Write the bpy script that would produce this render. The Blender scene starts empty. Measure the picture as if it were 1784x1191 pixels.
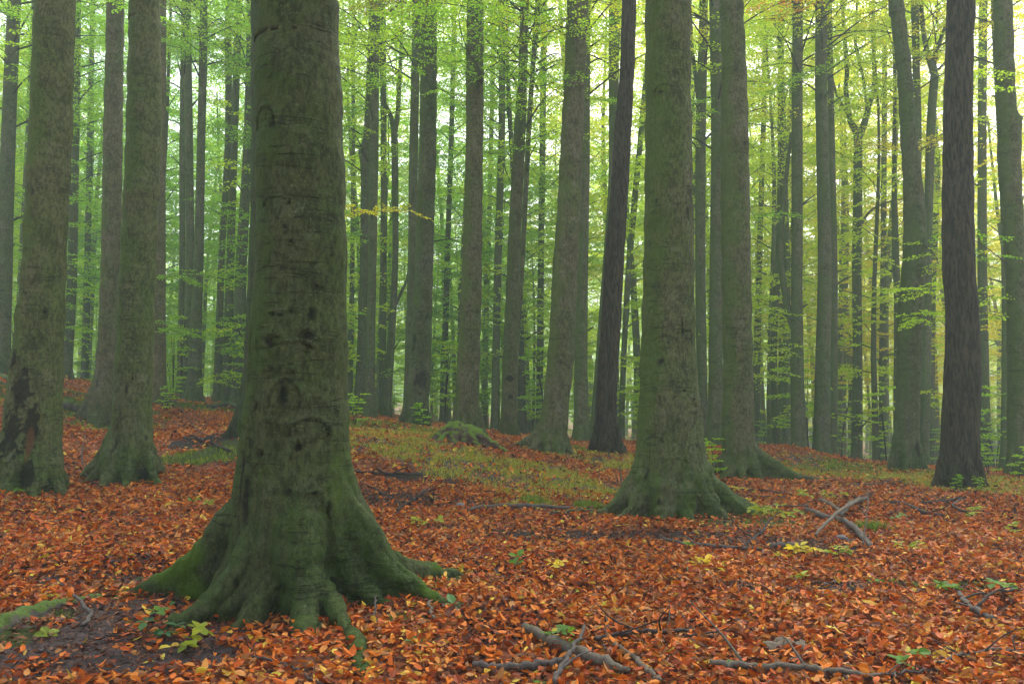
import bpy, math, random
import numpy as np
from mathutils import Vector
R = math.radians
random.seed(7); rng = np.random.default_rng(11)
sc = bpy.context.scene
col = sc.collection

# ------------------------------------------------------------------ camera, sky, sun, exposure
F = 1387.0; CX, CY = 892.0, 595.5; CAMZ = 1.6; TH = R(4.33)     # photograph is 1784 x 1191
cam_d = bpy.data.cameras.new("camera"); cam = bpy.data.objects.new("camera", cam_d); col.objects.link(cam)
cam.location = (0, 0, CAMZ); cam.rotation_euler = (R(90) + TH, 0, 0)
cam_d.sensor_width = 36; cam_d.lens = 36 * F / 1784; cam_d.clip_start = 0.1; cam_d.clip_end = 3000
sc.camera = cam
SUN_EL, SUN_AZ = R(52), R(18)                                      # azimuth from +Y towards +X
w = bpy.data.worlds.new("World"); sc.world = w; w.use_nodes = True
nt = w.node_tree; nt.nodes.clear()
sky = nt.nodes.new("ShaderNodeTexSky"); sky.sky_type = 'NISHITA'; sky.sun_disc = False
sky.sun_elevation = SUN_EL; sky.sun_rotation = SUN_AZ; sky.dust_density = 4.0; sky.air_density = 1.0; sky.ozone_density = 1.0
hs = nt.nodes.new("ShaderNodeHueSaturation"); hs.inputs['Saturation'].default_value = 0.4
bg = nt.nodes.new("ShaderNodeBackground"); bg.inputs['Strength'].default_value = 0.15
wo = nt.nodes.new("ShaderNodeOutputWorld")
nt.links.new(sky.outputs[0], hs.inputs['Color']); nt.links.new(hs.outputs[0], bg.inputs[0]); nt.links.new(bg.outputs[0], wo.inputs[0])
sd = bpy.data.lights.new("sun", 'SUN'); sd.energy = 1.5; sd.angle = R(14); sd.color = (1.0, 0.95, 0.86)
sun = bpy.data.objects.new("sun", sd); col.objects.link(sun)
sun.rotation_euler = Vector((math.sin(SUN_AZ)*math.cos(SUN_EL), math.cos(SUN_AZ)*math.cos(SUN_EL), math.sin(SUN_EL))).to_track_quat('Z', 'Y').to_euler()
sun.location = (0, 0, 60)
sc.view_settings.view_transform = 'Standard'; sc.view_settings.look = 'None'
sc.view_settings.exposure = 1.8; sc.view_settings.gamma = 1.0
cy = sc.cycles
cy.max_bounces = 7; cy.diffuse_bounces = 5; cy.glossy_bounces = 1; cy.transmission_bounces = 6; cy.volume_bounces = 1
cy.transparent_max_bounces = 4; cy.caustics_reflective = False; cy.caustics_refractive = False
cy.use_denoising = True
try: cy.denoiser = 'OPENIMAGEDENOISE'
except Exception: pass
cy.sample_clamp_indirect = 4.0
cy.use_adaptive_sampling = True; cy.adaptive_threshold = 0.02

# ------------------------------------------------------------------ helpers
def ray(px, py):
    a, b = (px - CX) / F, (CY - py) / F
    return np.array([a, math.cos(TH) - b * math.sin(TH), math.sin(TH) + b * math.cos(TH)])
def P(px, py, D):
    d = ray(px, py); t = D / d[1]
    return np.array([0, 0, CAMZ]) + d * t
def px2m(D): return D / F

def vnoise2(x, y, seed=0):
    x = np.asarray(x, float); y = np.asarray(y, float)
    xi, yi = np.floor(x), np.floor(y); xf, yf = x - xi, y - yi
    def h(i, j):
        v = np.sin(i * 127.1 + j * 311.7 + seed * 74.7) * 43758.5453
        return v - np.floor(v)
    u, v = xf * xf * (3 - 2 * xf), yf * yf * (3 - 2 * yf)
    return (h(xi, yi) * (1 - u) + h(xi + 1, yi) * u) * (1 - v) + (h(xi, yi + 1) * (1 - u) + h(xi + 1, yi + 1) * u) * v
def vnoise3(x, y, z, seed=0):
    zi = np.floor(z); zf = z - zi; t = zf * zf * (3 - 2 * zf)
    return vnoise2(x + zi * 17.3, y + zi * 9.1, seed) * (1 - t) + vnoise2(x + (zi + 1) * 17.3, y + (zi + 1) * 9.1, seed) * t

def tag(o, label=None, cat=None, group=None, kind=None):
    if label: o['label'] = label
    if cat: o['category'] = cat
    if group: o['group'] = group
    if kind: o['kind'] = kind
    return o
def empty(name, loc):
    o = bpy.data.objects.new(name, None); col.objects.link(o); o.location = loc; o.empty_display_size = .2; return o

class MB:
    """collects vertices and faces, then links them as one mesh object"""
    def __init__(s): s.v = []; s.f = []; s.n = 0; s.r = []; s.seg = []
    def add(s, v, faces, rnd=None):
        """v (n,3); faces: list of (m,k) int arrays"""
        v = np.asarray(v, float); s.v.append(v)
        for k, f in enumerate(faces):
            f = np.asarray(f, int)
            if len(f) == 0: continue
            s.f.append(f + s.n)
            if rnd is None: s.r.append(np.zeros(len(f)))
            else: s.r.append(rnd[k])
        s.n += len(v)
    def mesh(s, name, mat=None, smooth=True, origin=None):
        V = np.concatenate(s.v) if s.v else np.zeros((0, 3))
        if origin is not None: V = V - np.asarray(origin)
        me = bpy.data.meshes.new(name)
        me.vertices.add(len(V)); me.vertices.foreach_set('co', V.astype(np.float32).ravel())
        tot = np.concatenate([np.full(len(f), f.shape[1]) for f in s.f]); lv = np.concatenate([f.ravel() for f in s.f])
        me.loops.add(len(lv)); me.loops.foreach_set('vertex_index', lv.astype(np.int32))
        me.polygons.add(len(tot)); st = np.concatenate([[0], np.cumsum(tot)[:-1]])
        me.polygons.foreach_set('loop_start', st.astype(np.int32))
        me.update(calc_edges=True); me.validate()
        at = me.attributes.new('rnd', 'FLOAT', 'FACE')
        rr = np.concatenate(s.r)
        if len(at.data) == len(rr): at.data.foreach_set('value', rr.astype(np.float32))
        me.polygons.foreach_set('use_smooth', np.full(len(me.polygons), smooth))
        if mat: me.materials.append(mat)
        return me
    def build(s, name, mat, parent=None, smooth=True, origin=None):
        me = s.mesh(name, mat, smooth, origin)
        o = bpy.data.objects.new(name, me); col.objects.link(o)
        if parent is not None: o.parent = parent
        elif origin is not None: o.location = origin
        return o

def smooth_path(pts, n):
    """Catmull-Rom through rows (x,y,z,r)"""
    p = np.asarray(pts, float)
    if len(p) < 3:
        t = np.linspace(0, 1, n)[:, None]; return p[0] * (1 - t) + p[-1] * t
    q = np.vstack([2 * p[0] - p[1], p, 2 * p[-1] - p[-2]])
    out = []
    for u in np.linspace(0, len(p) - 1 - 1e-6, n):
        i = int(u); t = u - i; a, b, c, d = q[i:i + 4]
        out.append(.5 * (2 * b + (c - a) * t + (2 * a - 5 * b + 4 * c - d) * t * t + (3 * b - a - 3 * c + d) * t ** 3))
    out = np.array(out); out[:, 3] = np.maximum(out[:, 3], .0015); return out
def tube(path, seg=8, lob=None, flat=False):
    """path rows (x,y,z,r); flat=True keeps rings horizontal (trunks)"""
    n = len(path); c = path[:, :3]; r = path[:, 3]
    T = np.gradient(c, axis=0); T /= np.linalg.norm(T, axis=1)[:, None] + 1e-9
    if flat: A = np.tile([1., 0, 0], (n, 1)); B = np.tile([0., 1, 0], (n, 1))
    else:
        ref = np.array([0, 0, 1.]) if abs(T[n // 2, 2]) < .8 else np.array([0, 1., 0])
        A = np.cross(T, ref); A /= np.linalg.norm(A, axis=1)[:, None] + 1e-9
        B = np.cross(T, A)
    th = np.linspace(0, 2 * math.pi, seg, endpoint=False)
    rr = r[:, None] * np.ones(seg) if lob is None else r[:, None] * lob(th[None, :], c[:, 2][:, None])
    V = c[:, None, :] + rr[..., None] * (np.cos(th)[None, :, None] * A[:, None, :] + np.sin(th)[None, :, None] * B[:, None, :])
    V = V.reshape(-1, 3)
    i = np.arange(n - 1)[:, None] * seg; j = np.arange(seg)[None, :]; j2 = (j + 1) % seg
    fq = np.stack([i + j, i + j2, i + seg + j2, i + seg + j], -1).reshape(-1, 4)
    V = np.vstack([V, c[0], c[-1]]); k = n * seg
    jj = np.arange(seg); t1 = np.stack([np.full(seg, k), (jj + 1) % seg, jj], -1)
    o = (n - 1) * seg; t2 = np.stack([np.full(seg, k + 1), o + jj, o + (jj + 1) % seg], -1)
    return V, [fq, np.vstack([t1, t2])]

def norm(a): return a / (np.linalg.norm(a, axis=-1, keepdims=True) + 1e-9)
def leaves(mb, p, ax, nm, size, rnd, kind='A', width=.62, fold=.18, curl=0.0):
    """leaf blades: base p, axis ax, face normal nm, length size"""
    n = len(p)
    if n == 0: return
    ax = norm(ax); sd_ = norm(np.cross(nm, ax)); up = np.cross(ax, sd_)
    s = np.asarray(size)[:, None] * np.ones((n, 1))
    if kind == 'A':
        tpl = np.array([[0, 0, 0], [.45, .5, 1], [1, 0, 0], [.45, -.5, 1]]); F4 = np.array([[0, 3, 2, 1]]); F3 = None
    else:
        tpl = np.array([[0, 0, 0], [.28, .42, .8], [.68, .40, .8], [1, 0, .3], [.68, -.40, .8], [.28, -.42, .8], [.3, 0, 0], [.68, 0, 0.1]])
        F4 = np.array([[6, 7, 2, 1], [5, 4, 7, 6]]); F3 = np.array([[0, 6, 1], [7, 3, 2], [0, 5, 6], [7, 4, 3]])
    k = len(tpl)
    cu = np.asarray(curl) * np.ones(n); fo = np.asarray(fold) * np.ones(n); wd = np.asarray(width) * np.ones(n)
    X = tpl[None, :, 0] * np.ones((n, 1)); Y = tpl[None, :, 1] * wd[:, None]
    Z = tpl[None, :, 2] * fo[:, None] + cu[:, None] * (X ** 2)
    V = p[:, None, :] + s[:, None, :] * (X[..., None] * ax[:, None, :] + Y[..., None] * sd_[:, None, :] + Z[..., None] * up[:, None, :])
    off = (np.arange(n) * k)[:, None, None]
    fs = [(F4[None] + off).reshape(-1, 4)]; rs = [np.repeat(rnd, len(F4))]
    if F3 is not None: fs.append((F3[None] + off).reshape(-1, 3)); rs.append(np.repeat(rnd, len(F3)))
    mb.add(V.reshape(-1, 3), fs, rs)

def rnd_unit(n, zs=1.0):
    v = rng.normal(size=(n, 3)); v[:, 2] *= zs; return norm(v)

def spray(tw, lf, start, d, length, leaf=.075, r0=.008, sub=9, droop=.12, kind='A', step=.045, fill=1.0):
    """flat spray of a beech twig with alternate side twigs and leaves"""
    d = norm(np.asarray(d, float)); side = norm(np.cross([0, 0, 1.], d))
    ts = np.linspace(0, 1, 7); wob = rng.normal(size=(7, 3)) * .02 * length; wob[0] = 0
    path = start + d * (ts * length)[:, None] + wob; path[:, 2] -= droop * length * ts ** 2
    tw.add(*tube(np.c_[path, r0 * (1 - .8 * ts)], 4))
    for k in range(sub):
        t = (k + .6) / sub; i = min(int(t * 6), 5); q = path[i] * (1 - (t * 6 - i)) + path[i + 1] * (t * 6 - i)
        sg = 1 if k % 2 else -1
        dd = norm(d * .75 + side * sg * (.75 + .3 * rng.random()) + np.array([0, 0, rng.normal() * .12]))
        L = length * (.48 - .28 * t) * (.7 + .6 * rng.random())
        if tw is not None and r0 > .004: tw.add(*tube(np.array([[*q, r0 * .4], [*(q + dd * L), .0015]]), 3))
        m = max(3, int(L / step)); u = (np.arange(m) + rng.random(m) * .8) / m
        keep = rng.random(m) < fill; u = u[keep]; m = len(u)
        if m == 0: continue
        p = q + dd * (u * L)[:, None]; p[:, 2] -= droop * L * u ** 2
        s2 = norm(np.cross([0, 0, 1.], dd)); sgn = np.where(np.arange(m) % 2, 1., -1.)[:, None]
        ax = dd * .6 + s2 * sgn * .8 + rng.normal(size=(m, 3)) * .25; ax[:, 2] -= .15
        nm = np.array([0, 0, 1.]) + rng.normal(size=(m, 3)) * .38
        leaves(lf, p, ax, nm, leaf * (.7 + .6 * rng.random(m)), rng.random(m), kind)

# ------------------------------------------------------------------ materials
def new_mat(name):
    m = bpy.data.materials.new(name); m.use_nodes = True; nt = m.node_tree; nt.nodes.clear(); return m, nt
class N:
    def __init__(s, nt): s.nt = nt
    def n(s, t, **kw):
        nd = s.nt.nodes.new("ShaderNode" + t)
        for k, v in kw.items(): setattr(nd, k, v)
        return nd
    def link(s, a, b): s.nt.links.new(a, b)
    def math(s, op, a, b=None, c=None, clamp=False):
        nd = s.n('Math', operation=op, use_clamp=clamp)
        for i, x in enumerate((a, b, c)):
            if x is None: continue
            if isinstance(x, (int, float)): nd.inputs[i].default_value = x
            else: s.link(x, nd.inputs[i])
        return nd.outputs[0]
    def mix(s, f, a, b, bt='MIX'):
        nd = s.n('Mix', data_type='RGBA', blend_type=bt)
        for i, x in ((0, f), (6, a), (7, b)):
            if isinstance(x, (int, float)): nd.inputs[i].default_value = x
            elif isinstance(x, tuple): nd.inputs[i].default_value = (*x, 1) if len(x) == 3 else x
            else: s.link(x, nd.inputs[i])
        return nd.outputs[2]
    def noise(s, vec, scale, detail=4, rough=.55, dist=0):
        nd = s.n('TexNoise'); nd.inputs['Scale'].default_value = scale; nd.inputs['Detail'].default_value = detail
        nd.inputs['Roughness'].default_value = rough; nd.inputs['Distortion'].default_value = dist
        if vec is not None: s.link(vec, nd.inputs['Vector'])
        return nd.outputs[0]
    def mapv(s, vec, sc_):
        nd = s.n('Mapping'); nd.inputs['Scale'].default_value = sc_; s.link(vec, nd.inputs['Vector']); return nd.outputs[0]
    def step(s, x, lo, hi):
        nd = s.n('MapRange', interpolation_type='SMOOTHSTEP'); s.link(x, nd.inputs[0]); nd.inputs[1].default_value = lo; nd.inputs[2].default_value = hi
        return nd.outputs[0]
    def ramp(s, x, pts, interp='LINEAR'):
        nd = s.n('ValToRGB'); cr = nd.color_ramp; cr.interpolation = interp
        while len(cr.elements) > 1: cr.elements.remove(cr.elements[0])
        cr.elements[0].position = pts[0][0]; cr.elements[0].color = (*pts[0][1], 1)
        for p, c in pts[1:]:
            e = cr.elements.new(p); e.color = (*c, 1)
        s.link(x, nd.inputs[0]); return nd.outputs[0]
    def bump(s, h, strength, dist, prev=None):
        nd = s.n('Bump'); nd.inputs['Strength'].default_value = strength; nd.inputs['Distance'].default_value = dist
        s.link(h, nd.inputs['Height'])
        if prev is not None: s.link(prev, nd.inputs['Normal'])
        return nd.outputs[0]
    def out(s, sh):
        o = s.n('OutputMaterial'); s.link(sh, o.inputs[0])

def bark_material(name, furrowed=False, fine=True):
    m, nt = new_mat(name); g = N(nt)
    tc = g.n('TexCoord').outputs['Object']; oi = g.n('ObjectInfo'); geo = g.n('NewGeometry')
    sx = g.n('SeparateXYZ'); g.link(tc, sx.inputs[0]); z = sx.outputs[2]
    nsep = g.n('SeparateXYZ'); g.link(geo.outputs['Normal'], nsep.inputs[0])
    big = g.noise(g.mapv(tc, (1, 1, .6)), 1.6, 5, .65)
    blot = g.noise(g.mapv(tc, (1, 1, .6)), 5.5, 5, .65)
    fine_n = g.noise(g.mapv(tc, (1, 1, .85)), 62, 4, .75)
    grain = g.noise(g.mapv(tc, (1, 1, .5)), 26, 4, .7)
    if furrowed:
        v = g.mapv(tc, (1, 1, .16)); fur = g.noise(v, 26, 3, .6, .6)
        c = g.mix(g.step(fur, .38, .62), (.016, .013, .010), (.066, .055, .043))
        c = g.mix(g.math('MULTIPLY', g.step(blot, .5, .75), .5), c, (.038, .052, .022))
        b = g.bump(fur, 1.0, .035); b = g.bump(fine_n, .5, .006, b)
    else:
        c = g.mix(g.step(big, .38, .66), (.090, .090, .052), (.058, .090, .024))
        c = g.mix(g.math('MULTIPLY', g.step(blot, .46, .68), .7), c, (.026, .036, .012))
        c = g.mix(g.math('MULTIPLY', g.step(g.noise(g.mapv(tc, (1, 1, 1.1)), 3.2, 6, .72), .54, .66), .6), c, (.135, .13, .095))
        # pale lichen flecks and fine stipple
        c = g.mix(g.math('MULTIPLY', g.step(fine_n, .54, .64), .6), c, (.20, .195, .125))
        c = g.mix(g.math('MULTIPLY', g.step(grain, .56, .40), .6), c, (.020, .024, .012))
        lich = g.step(g.noise(g.mapv(tc, (1, 1, .8)), 13, 4, .75), .60, .70)
        c = g.mix(g.math('MULTIPLY', lich, g.math('MULTIPLY', g.step(g.noise(tc, 1.7, 2), .45, .6), .55)), c, (.20, .21, .15))
        side = g.n('VectorMath', operation='DOT_PRODUCT'); g.link(geo.outputs['Normal'], side.inputs[0]); side.inputs[1].default_value = (-.95, -.3, 0)
        gf = g.math('MULTIPLY', g.step(g.math('ADD', side.outputs['Value'], g.math('MULTIPLY', g.math('SUBTRACT', big, .5), 2.2)), .3, 1.0), .6)
        c = g.mix(gf, c, g.mix(fine_n, (.030, .058, .010), (.085, .135, .025)))
        # horizontal creases of beech bark
        w1 = g.noise(g.mapv(tc, (.7, .7, 10)), 1.1, 3, .55)
        cre = g.math('SUBTRACT', 1, g.step(g.math('ABSOLUTE', g.math('SUBTRACT', w1, .5)), .0, .019))
        w2 = g.noise(g.mapv(tc, (1.3, 1.3, 13)), 1.7, 3, .5)
        cre2 = g.math('SUBTRACT', 1, g.step(g.math('ABSOLUTE', g.math('SUBTRACT', w2, .48)), .0, .010))
        msk = g.step(g.noise(tc, 1.9, 2), .44, .58); msk2 = g.step(g.noise(g.mapv(tc, (1, 1, .8)), 3.1, 2), .5, .6)
        cr = g.math('MAXIMUM', g.math('MULTIPLY', cre, msk), g.math('MULTIPLY', cre2, msk2))
        c = g.mix(g.math('MULTIPLY', cr, .68), c, (.012, .014, .008))
        # dark eyes
        vo = g.n('TexVoronoi'); vo.inputs['Scale'].default_value = 1.9; g.link(g.mapv(tc, (1, 1, .75)), vo.inputs['Vector'])
        eye = g.math('MULTIPLY', g.math('SUBTRACT', 1, g.step(g.math('ADD', vo.outputs['Distance'], g.math('MULTIPLY', g.math('SUBTRACT', blot, .3), .35)), .05, .13)), g.step(g.noise(tc, 1.3, 1), .42, .5))
        c = g.mix(g.math('MULTIPLY', eye, .8), c, (.010, .010, .007))
        h = g.math('SUBTRACT', g.math('MULTIPLY', blot, .5), g.math('ADD', cr, eye))
        b = g.bump(h, .55, .016); b = g.bump(fine_n, .6, .006, b)
    at = g.n('Attribute', attribute_name='scar'); sca = at.outputs['Fac']
    rough_n = g.noise(tc, 16, 5, .7)
    c = g.mix(g.math('MULTIPLY', g.step(g.math('ADD', sca, g.math('MULTIPLY', g.math('SUBTRACT', rough_n, .5), 1.3)), .25, 1.0), .85), c, (.010, .009, .007))
    at2 = g.n('Attribute', attribute_name='wood')
    c = g.mix(g.math('MULTIPLY', g.step(g.math('ADD', at2.outputs['Fac'], g.math('MULTIPLY', g.math('SUBTRACT', rough_n, .5), .5)), .4, .7), .7), c, (.12, .055, .03))
    # moss and algae low on the trunk and on upward faces of the roots
    mn = g.noise(tc, 6, 4, .6)
    low = g.math('SUBTRACT', 1, g.step(z, .05, .95))
    alg = g.math('MULTIPLY', g.math('MULTIPLY', low, g.step(mn, .42, .70)), .28)
    c = g.mix(alg, c, (.034, .066, .018))
    att = g.n('Attribute', attribute_name='moss')
    mossf = g.math('MULTIPLY', g.step(g.math('ADD', g.math('MULTIPLY', nsep.outputs[2], .9), mn), .92, 1.45), g.math('MULTIPLY', g.math('SUBTRACT', 1, g.step(z, .05, .45)), .3))
    mossf = g.math('MAXIMUM', mossf, g.math('MULTIPLY', g.step(g.math('ADD', att.outputs['Fac'], g.math('MULTIPLY', g.math('SUBTRACT', mn, .5), .9)), .2, .85), .95))
    mc = g.mix(fine_n, (.025, .045, .005), (.13, .205, .018))
    c = g.mix(mossf, c, mc)
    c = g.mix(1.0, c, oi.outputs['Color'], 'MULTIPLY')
    b = g.bump(g.math('MULTIPLY', rough_n, sca), 1.0, .05, b)
    b = g.bump(g.math('MULTIPLY', g.noise(g.mapv(tc, (1, 1, .5)), 24, 6, .75), g.step(z, 1.3, .2)), .9, .03, b)
    p = g.n('BsdfPrincipled'); g.link(c, p.inputs['Base Color']); p.inputs['Roughness'].default_value = .85
    p.inputs['Specular IOR Level'].default_value = .12
    g.link(b, p.inputs['Normal']); g.out(p.outputs[0]); return m

def leaf_material(name, ramp=None, trans=.5, rough=.5):
    m, nt = new_mat(name); g = N(nt)
    at = g.n('Attribute', attribute_name='rnd').outputs['Fac']; oi = g.n('ObjectInfo')
    if ramp: c = g.ramp(at, ramp)
    else:
        c = g.mix(1.0, oi.outputs['Color'], g.ramp(at, [(0, (.55, .6, .55)), (.5, (1, 1, 1)), (.85, (1.15, 1.1, .9)), (1, (1.4, 1.15, .8))]), 'MULTIPLY')
    tc = g.n('TexCoord').outputs['Object']
    nn = g.noise(tc, 60, 2)
    c2 = g.mix(g.math('MULTIPLY', g.step(nn, .5, .75), .35), c, g.mix(1.0, c, (.45, .4, .4), 'MULTIPLY'))
    p = g.n('BsdfPrincipled'); g.link(c2, p.inputs['Base Color']); p.inputs['Roughness'].default_value = rough; p.inputs['Specular IOR Level'].default_value = .14
    t = g.n('BsdfTranslucent'); g.link(g.mix(1.0, c2, (1.5, 1.45, .9), 'MULTIPLY') if trans > .2 else c2, t.inputs[0])
    mx = g.n('MixShader'); mx.inputs[0].default_value = trans; g.link(p.outputs[0], mx.inputs[1]); g.link(t.outputs[0], mx.inputs[2])
    g.out(mx.outputs[0]); return m

def ground_material():
    m, nt = new_mat("forest_soil"); g = N(nt)
    tc = g.n('TexCoord').outputs['Object']
    a = g.noise(tc, 9, 6, .7); b_ = g.noise(tc, 60, 4, .75); c0 = g.noise(tc, 1.2, 3)
    b2 = g.noise(tc, 170, 3, .8); c = g.mix(b_, (.030, .022, .021), (.16, .12, .115)); c = g.mix(g.math('MULTIPLY', g.step(b2, .52, .62), .6), c, (.20, .16, .15)); c = g.mix(g.math('MULTIPLY', g.step(b2, .48, .38), .7), c, (.012, .009, .008))
    c = g.mix(g.step(a, .45, .7), c, (.05, .028, .02))
    hu = g.n('Attribute', attribute_name='humus').outputs['Fac']; c = g.mix(g.math('MULTIPLY', g.step(hu, .1, .5), .8), c, (.012, .009, .008))
    # far litter colour where single leaves can no longer be told apart
    vo = g.n('TexVoronoi'); vo.inputs['Scale'].default_value = 14; g.link(tc, vo.inputs['Vector'])
    sp = g.n('SeparateColor'); g.link(vo.outputs['Color'], sp.inputs[0])
    lit = g.ramp(sp.outputs[0], [(0, (.05, .02, .012)), (.3, (.16, .045, .018)), (.6, (.28, .075, .025)), (.85, (.24, .11, .05)), (1, (.12, .05, .03))])
    la = g.n('Attribute', attribute_name='litter').outputs['Fac']
    c = g.mix(g.step(g.math('ADD', la, g.math('MULTIPLY', g.math('SUBTRACT', a, .5), .8)), .4, .6), c, lit)
    ms = g.n('Attribute', attribute_name='moss').outputs['Fac']
    mm = g.mix(b_, (.018, .026, .006), (.085, .115, .018))
    c = g.mix(g.step(g.math('ADD', ms, g.math('MULTIPLY', g.math('SUBTRACT', g.noise(tc, 5, 6, .75), .5), 1.0)), .45, .62), c, mm)
    p = g.n('BsdfPrincipled'); g.link(c, p.inputs['Base Color']); p.inputs['Roughness'].default_value = .85; p.inputs['Specular IOR Level'].default_value = .2
    nb = g.bump(b2, 1.0, .012, g.bump(b_, .9, .03)); nb = g.bump(a, .6, .05, nb); g.link(nb, p.inputs['Normal']); g.out(p.outputs[0]); return m

def wood_material(name, a, b, mossy=0.0, bright=1.0):
    m, nt = new_mat(name); g = N(nt); tc = g.n('TexCoord').outputs['Object']
    n1 = g.noise(tc, 14, 5, .7); n2 = g.noise(tc, 70, 3, .7)
    c = g.mix(n1, a, b); c = g.mix(g.math('MULTIPLY', g.step(n2, .5, .7), .5), c, tuple(x * .3 for x in a))
    if mossy:
        geo = g.n('NewGeometry'); ns = g.n('SeparateXYZ'); g.link(geo.outputs['Normal'], ns.inputs[0])
        f = g.step(g.math('ADD', g.math('MULTIPLY', ns.outputs[2], .6), g.noise(tc, 5, 5, .7)), 1.28 - mossy * .6, 1.42 - mossy * .6)
        c = g.mix(f, c, g.mix(n2, (.018 * bright, .036 * bright, .006), (.075 * bright, .125 * bright, .016)))
    p = g.n('BsdfPrincipled'); g.link(c, p.inputs['Base Color']); p.inputs['Roughness'].default_value = .8; p.inputs['Specular IOR Level'].default_value = .25
    g.link(g.bump(n2, .8, .01, g.bump(n1, .8, .02)), p.inputs['Normal']); g.out(p.outputs[0]); return m

M_BARK = bark_material("beech_bark"); M_OAK = bark_material("furrowed_bark", True)
M_LEAF = leaf_material("beech_leaf", trans=.6)
LIT = [(0, (.035, .016, .013)), (.14, (.12, .036, .016)), (.30, (.31, .052, .009)), (.48, (.50, .108, .009)), (.68, (.58, .185, .018)),
       (.77, (.40, .18, .05)), (.86, (.16, .06, .028)), (.95, (.50, .20, .04)), (.985, (.55, .38, .04)), (1, (.55, .45, .05))]
M_LIT = leaf_material("dry_leaf", LIT, trans=.12, rough=.55)
M_SOIL = ground_material()
M_PLANT = leaf_material("plant_leaf", trans=.4)
M_GRASS = leaf_material("grass_blade", [(0, (.05, .10, .012)), (.5, (.21, .30, .03)), (.8, (.40, .39, .05)), (1, (.48, .36, .07))], trans=.3)
M_MOSSY = wood_material("mossy_wood", (.05, .042, .034), (.11, .095, .08), .86, 1.25)
M_STUMP = wood_material("stump_moss", (.05, .042, .03), (.14, .10, .06), 1.0, 2.0)
M_LICHEN = wood_material("lichened_wood", (.06, .048, .038), (.16, .135, .10), .25)
M_WOOD = wood_material("grey_deadwood", (.05, .040, .034), (.12, .098, .085), .15)
M_DARKWOOD = wood_material("dark_deadwood", (.022, .017, .015), (.07, .05, .042))
M_PALEWOOD = wood_material("pale_deadwood", (.085, .066, .046), (.17, .133, .095))
M_TWIG = wood_material("twig_bark", (.02, .017, .012), (.045, .038, .026))
M_STONE = wood_material("grey_stone", (.11, .11, .12), (.20, .20, .21))

# ------------------------------------------------------------------ the trees read off the photograph: (depth, base y, outline rows (y, left, right))
BG = 'beeches standing on the leafy slope'
TREES = {}
def T(key, D, by, rows, label, **kw): TREES[key] = dict(D=D, by=by, rows=rows, label=label, **kw)
T('M', 6.4, 1062, [(0, 444, 590), (100, 445, 593), (200, 446, 597), (300, 447, 600), (400, 447, 602), (500, 443, 603), (600, 436, 604), (700, 428, 605), (780, 422, 609), (840, 413, 615), (900, 412, 620), (960, 415, 618), (1060, 420, 612)],
  'massive mossy beech with spreading roots, the largest trunk of all', vox=.018)
T('T1', 11.3, 848, [(0, 63, 129), (230, 53, 122), (460, 42, 112), (560, 32, 108), (650, 22, 105), (720, 14, 104), (800, 6, 104), (850, 4, 106)],
  'thick beech with a rotten black wound down its base, by the left edge', vox=.028)
T('T3', 12.7, 868, [(0, 226, 278), (230, 221, 280), (460, 211, 270), (620, 204, 265), (750, 197, 262), (800, 190, 262), (868, 184, 264)],
  'green beech with splayed foot just left of the massive mossy trunk', vox=.028)
T('T2', 19, 762, [(0, 187, 216), (230, 181, 213), (460, 177, 210), (640, 168, 205), (700, 160, 203), (760, 152, 202)],
  'slim grey beech standing between the black-wounded beech and the splayed-foot one', vox=.035)
T('T13', 11.2, 905, [(0, 1123, 1205), (115, 1123, 1204), (230, 1123, 1206), (460, 1121, 1209), (640, 1116, 1213), (700, 1113, 1220), (760, 1110, 1225), (800, 1107, 1230), (840, 1104, 1234), (905, 1108, 1236)],
  'big knotted beech with cracked bark on its foot, right of centre', vox=.025)
T('T14', 16, 832, [(0, 1253, 1295), (115, 1257, 1300), (230, 1255, 1304), (460, 1257, 1308), (640, 1260, 1311), (740, 1258, 1314), (800, 1259, 1318), (832, 1260, 1320)],
  'straight beech with one long root running out to the right', vox=.033)
T('T11', 18, 792, [(0, 987, 1025), (115, 983, 1021), (230, 977, 1017), (350, 971, 1012), (460, 963, 1007), (570, 957, 1003), (640, 952, 999), (700, 946, 992), (760, 941, 988), (792, 940, 988)],
  'pale beech leaning right with a pale root at the front of its foot', vox=.035)
T('T12', 19, 790, [(0, 1083, 1109), (115, 1080, 1106), (230, 1070, 1100), (350, 1062, 1094), (460, 1053, 1087), (560, 1047, 1082), (640, 1041, 1077), (740, 1036, 1075), (790, 1034, 1079)],
  'dark rough-barked trunk curving right as it rises', oak=True, vox=.035)
T('T9', 19.5, 750, [(0, 813, 843), (140, 811, 843), (250, 811, 842), (460, 805, 840), (560, 800, 838), (640, 796, 836), (700, 793, 834), (750, 791, 836)],
  'beech rising behind the mossy stump with a broken knot high up', vox=.035)
T('T8', 22, 738, [(0, 731, 762), (230, 730, 761), (460, 722, 755), (560, 717, 753), (640, 713, 751), (700, 708, 747), (738, 705, 748)],
  'dark-footed beech on the grassy bank right of the massive trunk', vox=.04)
T('T10', 23, 768, [(0, 906, 922), (135, 902, 919), (240, 894, 916), (460, 883, 906), (640, 875, 902), (720, 873, 902), (768, 871, 903)],
  'narrow beech with a scarred black band, right of the stump', vox=.04)
T('T20', 15, 850, [(0, 1651, 1697), (115, 1648, 1694), (230, 1645, 1693), (460, 1644, 1696), (540, 1650, 1702), (640, 1648, 1706), (740, 1643, 1704), (800, 1640, 1705), (850, 1638, 1706)],
  'dark brown trunk with deeply furrowed bark near the right edge', oak=True, vox=.03)
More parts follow.
